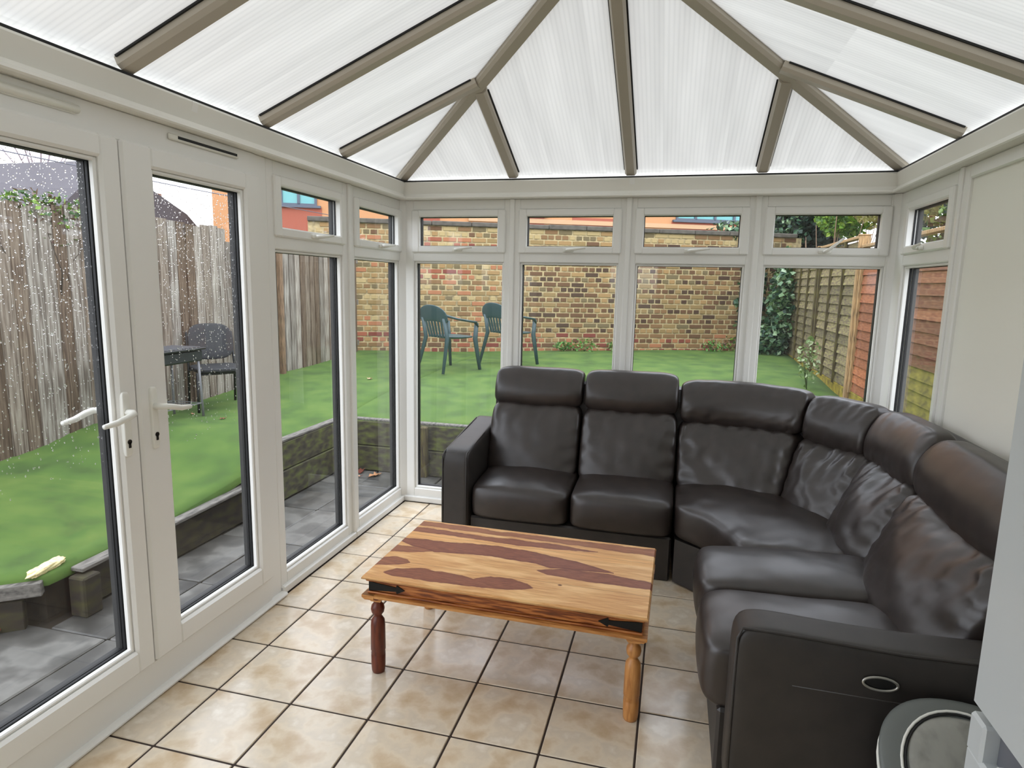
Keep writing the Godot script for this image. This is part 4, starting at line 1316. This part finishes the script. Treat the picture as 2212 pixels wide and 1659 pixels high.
# ---------------------------------------------------------------- fridge and bin
func fridge() -> void:
	var t := thing("fridge_freezer", "tall white fridge freezer cut off by the picture's edge, before the sofa end", "fridge", Vector3(2.463, 0, 2.662))
	var w := 0.6
	var body := box_mesh(Vector3(0.065, 0.03, 0.008), Vector3(0.53, 1.79, w - 0.008), 0.006)
	part(t, "cabinet", body, M.white_metal)
	part(t, "door_seal", box_mesh(Vector3(0.05, 0.06, 0.015), Vector3(0.066, 1.77, w - 0.015)), M.seal)
	part(t, "fridge_door", box_mesh(Vector3(0.0, 0.712, 0.0), Vector3(0.052, 1.79, w), 0.008), M.white_metal)
	# freezer door with a scooped grip along its top edge
	var st := begin()
	box(st, Vector3(0.0, 0.05, 0.0), Vector3(0.052, 0.62, w), 0.008)
	box(st, Vector3(0.0, 0.61, 0.0), Vector3(0.052, 0.696, 0.06), 0.006)
	box(st, Vector3(0.034, 0.61, 0.05), Vector3(0.052, 0.696, w - 0.11), 0.004)
	box(st, Vector3(0.0, 0.61, w - 0.12), Vector3(0.052, 0.696, w), 0.006)
	var d := part(t, "freezer_door", done(st), M.white_metal)
	part(d, "grip_shade", box_mesh(Vector3(0.03, 0.622, 0.062), Vector3(0.0345, 0.694, w - 0.122)), M.seal)  # grey sheet: shade inside the grip, put into the colour
	part(d, "grip_bar", box_mesh(Vector3(-0.002, 0.632, 0.12), Vector3(0.016, 0.66, w - 0.2), 0.004), M.white_metal)
	for k in 4:
		st = begin()
		lathe(st, [Vector2(0, 0), Vector2(0.018, 0), Vector2(0.018, 0.032), Vector2(0, 0.032)], 12)
		part(t, "foot", done(st), M.black_plastic, Vector3(0.1 + 0.38 * (k % 2), 0, 0.06 + (w - 0.12) * floorf(k / 2.0)))

func bin() -> void:
	var t := thing("waste_bin", "grey bin with sloping oval lid and pale speckled panel, between sofa arm and fridge", "bin", Vector3(2.575, 0, 2.455))
	var st := begin(true)
	pad(st, 18, 3.6, func(p: Vector3) -> Vector3:
		var z := p.z * 0.15
		return Vector3(p.x * (0.175 + 0.012 * p.y), lerpf(0.0, 0.375 - z * 0.9, (p.y + 1.0) / 2.0), z))
	part(t, "bin_body", done(st), M.bin_body)
	# the lid lies in a plane that slopes down towards the viewer
	var fr := Transform3D(Basis(Vector3.RIGHT, Vector3(0, 0.743, 0.669), Vector3(0, -0.669, 0.743)), Vector3(0, 0.385, 0.0))
	var oval := func(a: float, b: float, h: float, r: float, flat: float, rim: SurfaceTool) -> void:
		var pts: Array = []
		for k in 41: pts.append(fr * Vector3(cos(TAU * k / 40.0) * a, h, sin(TAU * k / 40.0) * b))
		tube(rim, pts, [r], 10, flat)
	st = begin(true)
	pad(st, 20, 2.35, func(p: Vector3) -> Vector3: return fr * Vector3(p.x * 0.192, -0.012 + p.y * 0.026, p.z * 0.182))
	var rim := part(t, "lid_rim", done(st), M.bin_rim)
	st = begin(true)
	pad(st, 18, 2.4, func(p: Vector3) -> Vector3: return fr * Vector3(p.x * 0.133, 0.004 + p.y * 0.02, p.z * 0.135))
	var lid := part(t, "lid_panel", done(st), M.bin_lid)
	lid.set_meta("label", "pale speckled oval panel of the lid")
	st = begin(true)
	oval.call(0.139, 0.141, 0.011, 0.003, 1.0, st)
	part(lid, "black_seam", done(st), M.rubber)
	st = begin(true)
	oval.call(0.147, 0.148, 0.0105, 0.0035, 1.0, st)
	part(rim, "white_trim", done(st), M.handle)
	st = begin(true)
	oval.call(0.192, 0.18, -0.02, 0.0045, 1.0, st)
	part(rim, "white_trim", done(st), M.handle)
	# liner bag showing at the side
	st = begin(true)
	var nz := FastNoiseLite.new()
	nz.frequency = 0.08
	pad(st, 12, 2.6, func(p: Vector3) -> Vector3: return Vector3(-0.2 + p.x * 0.03 + 0.012 * nz.get_noise_2d(p.y * 40.0, p.z * 40.0), 0.29 + p.y * 0.05 + 0.012 * nz.get_noise_2d(p.z * 50.0, 5.0), 0.03 + p.z * 0.06))
	part(t, "bin_liner", done(st), M.bag)

# ---------------------------------------------------------------- loose things in the garden
func plastic_chair() -> Node3D:
	# faces +z
	var t := thing("garden_chair", "dark green plastic garden armchair standing wholly in view on the lawn", "chair", Vector3.ZERO, 0.0, "plastic chairs by the brick wall")
	var st := begin(true)
	pad(st, 12, 5.0, func(p: Vector3) -> Vector3: return Vector3(p.x * (0.22 + 0.02 * p.z), 0.425 + p.y * 0.014 - 0.02 * (1.0 - p.x * p.x) * (1.0 - p.z * p.z) - 0.012 * clampf(p.z, -1, 0), 0.02 + p.z * 0.22))
	part(t, "seat", done(st), M.green_plastic)
	# fan back: a broad rounded head over slats
	st = begin(true)
	var back := func(x: float, y: float) -> Vector3:
		var k := (y - 0.42) / 0.4
		return Vector3(x, y, -0.2 - 0.1 * k + 0.22 * x * x)
	pad(st, 14, 3.0, func(p: Vector3) -> Vector3:
		var q: Vector3 = back.call(p.x * 0.265, 0.72 + p.y * 0.1 - 0.05 * p.x * p.x)
		return q + Vector3(0, 0, p.z * 0.012))
	part(t, "backrest", done(st), M.green_plastic)
	for i in 6:
		st = begin()
		var x := -0.15 + 0.06 * i
		var a: Vector3 = back.call(x * 0.85, 0.42)
		var b: Vector3 = back.call(x, 0.68)
		beam(st, a, b, 0.034, -0.006, 0.006, Vector3.BACK, 0.003)
		part(t, "back_slat", done(st), M.green_plastic)
	for s in [-1.0, 1.0]:
		st = begin(true)
		var pts := [back.call(s * 0.22, 0.7), Vector3(s * 0.27, 0.655, -0.1), Vector3(s * 0.285, 0.63, 0.05), Vector3(s * 0.28, 0.61, 0.19), Vector3(s * 0.275, 0.55, 0.225)]
		tube(st, pts, [0.03, 0.028, 0.03, 0.03, 0.022], 8, 0.5)
		part(t, "armrest", done(st), M.green_plastic)
		st = begin(true)
		tube(st, [Vector3(s * 0.272, 0.6, 0.215), Vector3(s * 0.25, 0.4, 0.215), Vector3(s * 0.285, 0.0, 0.27)], [0.026, 0.03, 0.02], 8, 0.7)
		part(t, "leg", done(st), M.green_plastic)
		st = begin(true)
		tube(st, [back.call(s * 0.2, 0.66), Vector3(s * 0.205, 0.42, -0.2), Vector3(s * 0.25, 0.0, -0.3)], [0.026, 0.03, 0.02], 8, 0.7)
		part(t, "leg", done(st), M.green_plastic)
	return t

func leaf_mesh(sz: float, curl: float) -> ArrayMesh:
	var st := begin()
	var o := [Vector3(-0.5, 0, 0), Vector3(-0.25, 0.12, -0.28), Vector3(-0.05, 0.05, -0.16), Vector3(0.12, 0.2, -0.34), Vector3(0.2, 0.06, -0.14), Vector3(0.5, 0.1, 0), Vector3(0.2, 0.06, 0.14), Vector3(0.12, 0.22, 0.34), Vector3(-0.05, 0.05, 0.16), Vector3(-0.25, 0.14, 0.28)]
	for i in o.size():
		var a: Vector3 = o[i] * Vector3(sz, sz * curl, sz)
		var b: Vector3 = o[(i + 1) % o.size()] * Vector3(sz, sz * curl, sz)
		var c := Vector3(0, sz * 0.02, 0)
		tri(st, c, a, b, Vector3.UP)
		tri(st, c - Vector3(0, 0.002, 0), a - Vector3(0, 0.002, 0), b - Vector3(0, 0.002, 0), Vector3.DOWN)
	return done(st)

func garden_things() -> void:
	var c := plastic_chair()
	c.position = Vector3(-0.9, ground(-0.9, -3.42), -3.42)
	c.rotation.y = 2.62
	var d: Node3D = c.duplicate()
	d.name = numbered("garden_chair")
	add_child(d, true)
	d.set_meta("label", "dark green plastic garden armchair half hidden behind a white window post")
	d.position = Vector3(-0.33, ground(-0.33, -4.2), -4.2)
	d.rotation.y = 2.55
	# charcoal grill
	var t := thing("barbecue", "dark metal charcoal grill on thin legs by the board fence", "grill", Vector3(-2.32, 0.335, -0.32), 0.0)
	var st := begin()
	box(st, Vector3(-0.16, 0.50, -0.30), Vector3(0.16, 0.60, 0.32), 0.012)
	part(t, "fire_box", done(st), M.grill)
	part(t, "rim", box_mesh(Vector3(-0.18, 0.6, -0.32), Vector3(0.18, 0.618, 0.34), 0.004), M.black_metal)
	st = begin()
	for i in 14: beam(st, Vector3(-0.15, 0.622, -0.28 + 0.045 * i), Vector3(0.15, 0.622, -0.28 + 0.045 * i), 0.006, -0.003, 0.003, Vector3.UP, 0.0)
	part(t, "cooking_grid", done(st), M.wire_steel)
	for q in [Vector2(-0.14, -0.26), Vector2(0.14, -0.26), Vector2(-0.14, 0.28), Vector2(0.14, 0.28)]:
		st = begin(true)
		tube(st, [Vector3(q.x, 0.52, q.y), Vector3(q.x * 1.1, -0.02, q.y * 1.05)], [0.011], 8)
		part(t, "leg", done(st), M.wire_steel)
	st = begin()
	for i in 8: beam(st, Vector3(-0.15, 0.13, -0.26 + 0.077 * i), Vector3(0.15, 0.13, -0.26 + 0.077 * i), 0.006, -0.003, 0.003, Vector3.UP, 0.0)
	for s in [-0.15, 0.15]: beam(st, Vector3(s, 0.13, -0.28), Vector3(s, 0.13, 0.3), 0.008, -0.004, 0.004, Vector3.UP, 0.0)
	part(t, "lower_rack", done(st), M.wire_steel)
	# dark chair with rounded back next to it
	var gx := -2.36
	var gz := -1.02
	t = thing("patio_chair", "black chair with rounded grey back pad beside the charcoal grill", "chair", Vector3(gx, ground(gx, gz), gz), 0.9)
	st = begin(true)
	pad(st, 12, 3.2, func(p: Vector3) -> Vector3: return Vector3(p.x * 0.2, 0.61 + p.y * 0.17, -0.2 - 0.05 * p.y + p.z * 0.02 + 0.04 * p.x * p.x))
	part(t, "backrest", done(st), M.grey_mesh)
	st = begin(true)
	pad(st, 10, 5.0, func(p: Vector3) -> Vector3: return Vector3(p.x * 0.21, 0.375 + p.y * 0.025, 0.02 + p.z * 0.22))
	part(t, "seat", done(st), M.grey_mesh)
	for s in [-1.0, 1.0]:
		st = begin(true)
		tube(st, [Vector3(s * 0.2, 0.7, -0.23), Vector3(s * 0.205, 0.36, -0.17), Vector3(s * 0.21, 0.0, -0.22)], [0.012], 8)
		part(t, "leg", done(st), M.black_metal)
		st = begin(true)
		tube(st, [Vector3(s * 0.205, 0.36, 0.2), Vector3(s * 0.215, -0.01, 0.24)], [0.012], 8)
		part(t, "leg", done(st), M.black_metal)
	st = begin(true)
	tube(st, [Vector3(-0.21, 0.345, -0.17), Vector3(0.21, 0.345, -0.17)], [0.011], 8)
	tube(st, [Vector3(-0.21, 0.345, 0.2), Vector3(0.21, 0.345, 0.2)], [0.011], 8)
	part(t, "seat_frame", done(st), M.black_metal)
	# pale broken stone on the lawn's edge
	t = thing("broken_stone", "pale yellow broken stone lying at the rotten corner of the lawn", "stone", Vector3(-1.085, ground(-1.085, 1.79) + 0.014, 1.79), 1.75)
	st = begin(true)
	var nz := FastNoiseLite.new()
	nz.frequency = 0.2
	pad(st, 12, 3.0, func(p: Vector3) -> Vector3: return Vector3(p.x * 0.10, p.y * 0.018, p.z * 0.03) * (1.0 + 0.35 * nz.get_noise_3d(p.x * 9.0, p.y * 6.0, p.z * 6.0)))
	part(t, "stone", done(st), M.pale_stone)
	t = thing("terracotta_shard", "brown terracotta lump on the paving below the rotten lawn corner", "shard", Vector3(-1.2, -0.1, 2.0), 0.4)
	st = begin(true)
	pad(st, 10, 2.6, func(p: Vector3) -> Vector3: return Vector3(p.x * 0.045, p.y * 0.025, p.z * 0.04) * (1.0 + 0.3 * nz.get_noise_3d(p.x * 9.0 + 5.0, p.y * 9.0, p.z * 9.0)))
	part(t, "shard", done(st), M.terracotta)
	# fallen leaves
	var L := [
		[Vector3(-0.86, -0.114, -0.70), 0.10, 1, "pale curled leaf on the paving, nearest the retaining wall corner"],
		[Vector3(-0.93, -0.112, -0.84), 0.16, 0, "largest reddish leaf, heaped in the retaining wall corner"],
		[Vector3(-0.80, -0.112, -0.87), 0.13, 2, "dark brown leaf against the back sleeper near the corner"],
		[Vector3(-0.90, -0.06, -0.80), 0.10, 0, "reddish leaf lying on top of the corner leaf heap"],
		[Vector3(-0.62, -0.112, -0.80), 0.13, 3, "curled tan leaf alone by the back sleeper, one pane from the corner post"],
		[Vector3(-0.76, -0.113, -0.74), 0.06, 1, "tiny pale leaf in front of the corner leaf heap"],
		[Vector3(-0.28, -0.113, 0.86), 0.11, 3, "tan leaf close to the glass beside the French doors"],
		[Vector3(-0.33, -0.113, 0.95), 0.08, 2, "small brown leaf close to the glass beside the French doors"],
		[Vector3(-0.5, -0.115, 2.35), 0.045, 1, "small white petal on the paving outside the near French door"],
		[Vector3(-1.55, ground(-1.55, -2.55) + 0.008, -2.55), 0.09, 1, "pale leaf alone in the middle of the lawn"],
		[Vector3(-1.9, ground(-1.9, -0.5) + 0.008, -0.5), 0.06, 2, "brown leaf on the lawn in front of the black chair"],
		[Vector3(-2.3, ground(-2.3, -0.62) + 0.008, -0.62), 0.05, 1, "pale leaf on the lawn under the charcoal grill"]]
	for q in L:
		var l := thing("fallen_leaf", q[3], "leaf", q[0], rng.randf() * TAU, "fallen leaves outside")
		part(l, "blade", leaf_mesh(q[1], 0.9), M.dead_leaf[q[2]])
		st = begin(true)
		tube(st, [Vector3(-0.48 * q[1], 0, 0), Vector3(-0.75 * q[1], 0.01, 0.02)], [0.0015], 5)
		part(l, "leaf_stalk", done(st), M.dead_leaf[2])

# ---------------------------------------------------------------- plants
func leaves(par: Node, center: Vector3, rad: Vector3, count: int, size: float, cols: Array, seed_: int, pointed := 0.5) -> void:
	var rg := RandomNumberGenerator.new()
	rg.seed = seed_
	var st := begin()
	var a := Vector3(0, 0, -0.5)
	var b := Vector3(pointed * 0.6, 0.08, -0.1)
	var c := Vector3(0, -0.04, 0.5)
	var d := Vector3(-pointed * 0.6, 0.08, -0.1)
	tri(st, a, b, c, Vector3.UP)
	tri(st, a, c, d, Vector3.UP)
	var mm := MultiMesh.new()
	mm.transform_format = MultiMesh.TRANSFORM_3D
	mm.use_colors = true
	mm.mesh = done(st)
	mm.instance_count = count
	for i in count:
		var p := Vector3(rg.randfn(), rg.randfn(), rg.randfn()).normalized() * pow(rg.randf(), 0.35)
		var bs := Basis(Vector3(rg.randfn(), rg.randfn(), rg.randfn()).normalized(), rg.randf() * TAU) * Basis.from_scale(Vector3.ONE * size * rg.randf_range(0.6, 1.3))
		mm.set_instance_transform(i, Transform3D(bs, center + p * rad))
		var k: Color = cols[rg.randi() % cols.size()]
		mm.set_instance_color(i, k.srgb_to_linear())
	var mi := MultiMeshInstance3D.new()
	mi.name = "foliage"
	mi.multimesh = mm
	mi.material_override = M.leaf
	mi.set_meta("kind", "stuff")
	par.add_child(mi, true)

func stems(par: Node, from: Vector3, rad: Vector3, n: int, r: float, seed_: int, mat: Material) -> void:
	var rg := RandomNumberGenerator.new()
	rg.seed = seed_
	var st := begin(true)
	for i in n:
		var q := from + Vector3(rg.randf_range(-1, 1) * rad.x, rad.y * rg.randf_range(0.6, 1.0), rg.randf_range(-1, 1) * rad.z)
		var m := (from + q) / 2 + Vector3(rg.randf_range(-0.1, 0.1), 0.05, rg.randf_range(-0.1, 0.1)) * rad.y
		tube(st, [from, m, q], [r, r * 0.7, r * 0.3], 5)
	part(par, "stems", done(st), mat)

func plants() -> void:
	var green := [Color(0.20, 0.33, 0.13), Color(0.34, 0.48, 0.17), Color(0.46, 0.58, 0.22), Color(0.27, 0.38, 0.16), Color(0.40, 0.30, 0.24)]
	var ivy := [Color(0.10, 0.20, 0.13), Color(0.16, 0.30, 0.19), Color(0.28, 0.42, 0.30), Color(0.55, 0.65, 0.50), Color(0.36, 0.48, 0.34), Color(0.13, 0.24, 0.18)]
	var dark := [Color(0.10, 0.15, 0.14), Color(0.16, 0.22, 0.20), Color(0.22, 0.30, 0.27)]
	var t := thing("climbing_plant", "green and brown climber sprawling over the top of the board fence", "shrub", Vector3(-2.82, 0, 0))
	stems(t, Vector3(0.03, 1.2, 0.15), Vector3(0.1, 0.85, 0.8), 14, 0.008, 3, M.bark)
	leaves(t, Vector3(0.02, 2.04, 0.12), Vector3(0.13, 0.13, 0.62), 520, 0.05, green, 4)
	leaves(t, Vector3(0.06, 1.93, 0.0), Vector3(0.06, 0.2, 0.42), 240, 0.045, green + [Color(0.36, 0.26, 0.24), Color(0.30, 0.24, 0.24)], 5)
	t = thing("ivy", "hanging dark green ivy covering the right end of the brick wall", "ivy", Vector3(3.1, 0, -7.15))
	stems(t, Vector3(0.1, 0.5, -0.2), Vector3(0.4, 2.0, 0.2), 10, 0.012, 8, M.bark)
	leaves(t, Vector3(-0.12, 1.45, -0.05), Vector3(0.3, 1.1, 0.16), 900, 0.085, ivy, 9, 0.8)
	leaves(t, Vector3(0.32, 1.25, 0.45), Vector3(0.2, 1.0, 0.5), 1000, 0.085, ivy + [Color(0.42, 0.54, 0.36), Color(0.62, 0.70, 0.58)], 10, 0.8)
	leaves(t, Vector3(0.2, 0.7, 0.3), Vector3(0.35, 0.35, 0.45), 650, 0.085, ivy + [Color(0.6, 0.7, 0.55), Color(0.70, 0.76, 0.66), Color(0.4, 0.52, 0.33)], 11, 0.8)
	leaves(t, Vector3(-0.35, 0.62, 0.0), Vector3(0.3, 0.2, 0.2), 260, 0.07, green, 12)
	leaves(t, Vector3(-0.5, 2.45, -0.12), Vector3(0.35, 0.22, 0.2), 260, 0.08, ivy, 13, 0.8)
	t = thing("dark_conifer", "big dark evergreen behind the garden wall, above the mossy fence", "tree", Vector3(4.0, 0, -8.9))
	var st := begin(true)
	tube(st, [Vector3(0.2, 0, 0), Vector3(0.22, 2.2, 0), Vector3(0.18, 4.2, 0.1)], [0.2, 0.17, 0.1], 9)
	part(t, "trunk", done(st), M.bark)
	leaves(t, Vector3(0.15, 2.9, 0.1), Vector3(0.75, 0.9, 0.55), 3200, 0.14, dark, 21, 0.7)
	leaves(t, Vector3(-0.2, 2.7, 0.35), Vector3(0.35, 0.5, 0.3), 500, 0.09, ivy, 22, 0.8)
	t = thing("fence_top_shrub", "yellow green twiggy shrub leaning over the mossy fence panels", "shrub", Vector3(4.15, 0, -6.3))
	stems(t, Vector3(0.1, 0.3, 0.3), Vector3(0.5, 2.7, 2.2), 26, 0.014, 31, M.post_tan)
	leaves(t, Vector3(0.1, 2.75, -0.4), Vector3(0.45, 0.42, 0.9), 2000, 0.1, [Color(0.42, 0.58, 0.16), Color(0.30, 0.45, 0.16), Color(0.55, 0.66, 0.22), Color(0.24, 0.36, 0.15)], 32)
	leaves(t, Vector3(0.2, 2.75, 1.5), Vector3(0.45, 0.45, 1.3), 1900, 0.09, [Color(0.52, 0.50, 0.25), Color(0.46, 0.42, 0.24), Color(0.60, 0.58, 0.30)], 33)
	t = thing("neighbour_hedge", "tall green hedge beyond the fence, above the rail in the narrow end window", "hedge", Vector3(5.7, 0, -5.4))
	stems(t, Vector3(0, 0.0, 0), Vector3(0.5, 3.2, 2.4), 20, 0.02, 41, M.bark)
	leaves(t, Vector3(0.0, 2.5, -0.2), Vector3(0.6, 1.5, 2.8), 5200, 0.13, green.slice(0, 4) + dark, 42, 0.7)
	var wl := ["weed tuft at the foot of the brick wall beside the right garden chair", "largest leafy weed at the foot of the brick wall", "weed clump at the brick wall's foot behind the third garden window's post", "low ivy tuft at the wall's foot under the hanging ivy"]
	var wp := [Vector3(0.14, 0.5, -5.84), Vector3(0.45, 0.5, -5.97), Vector3(0.95, 0.5, -6.2), Vector3(2.5, 0.52, -6.85)]
	for i in 4:
		var w := thing("weed", wl[i], "weed", Vector3(wp[i].x, ground(wp[i].x, wp[i].z), wp[i].z), 0.0, "weeds along the brick wall")
		stems(w, Vector3.ZERO, Vector3(0.18, 0.17, 0.08), 9, 0.004, 50 + i, M.stem)
		leaves(w, Vector3(0, 0.09, 0.02), Vector3(0.2, 0.09, 0.1) * [0.8, 1.3, 0.9, 1.2][i], 90, 0.055, [Color(0.30, 0.50, 0.20), Color(0.40, 0.60, 0.28), Color(0.22, 0.40, 0.16), Color(0.5, 0.62, 0.35)], 60 + i)
	var pl := thing("seedling", "pale leafy seedling in front of the mossy fence panel, over the sofa back", "plant", Vector3(3.3, ground(3.3, -3.6), -3.6))
	stems(pl, Vector3.ZERO, Vector3(0.12, 0.5, 0.12), 6, 0.005, 71, M.stem)
	leaves(pl, Vector3(0, 0.32, 0), Vector3(0.13, 0.3, 0.14), 110, 0.06, [Color(0.55, 0.62, 0.42), Color(0.42, 0.52, 0.3), Color(0.66, 0.7, 0.55)], 72)

func raindrops() -> void:
	var t := thing("raindrops", "fine raindrops on the outside of the French door glass", "raindrops", Vector3.ZERO, 0.0, "", "stuff")
	var rg := RandomNumberGenerator.new()
	rg.seed = 99
	var sp := SphereMesh.new()
	sp.radius = 1.0
	sp.height = 2.0
	sp.radial_segments = 8
	sp.rings = 5
	var mm := MultiMesh.new()
	mm.transform_format = MultiMesh.TRANSFORM_3D
	mm.mesh = sp
	var n := 3600
	mm.instance_count = n
	for i in n:
		var near := rg.randf() < 0.55
		var z := rg.randf_range(2.38, 2.87) if near else rg.randf_range(1.68, 2.14)
		var y := 0.9 + 1.0 * pow(rg.randf(), 0.6)
		var s := rg.randf_range(0.0009, 0.0025)
		mm.set_instance_transform(i, Transform3D(Basis.from_scale(Vector3(s * 0.5, s * rg.randf_range(0.9, 1.5), s)), Vector3(-0.0222, y, z)))
	var mi := MultiMeshInstance3D.new()
	mi.name = "drops"
	mi.multimesh = mm
	mi.material_override = M.drop
	mi.set_meta("kind", "stuff")
	t.add_child(mi, true)
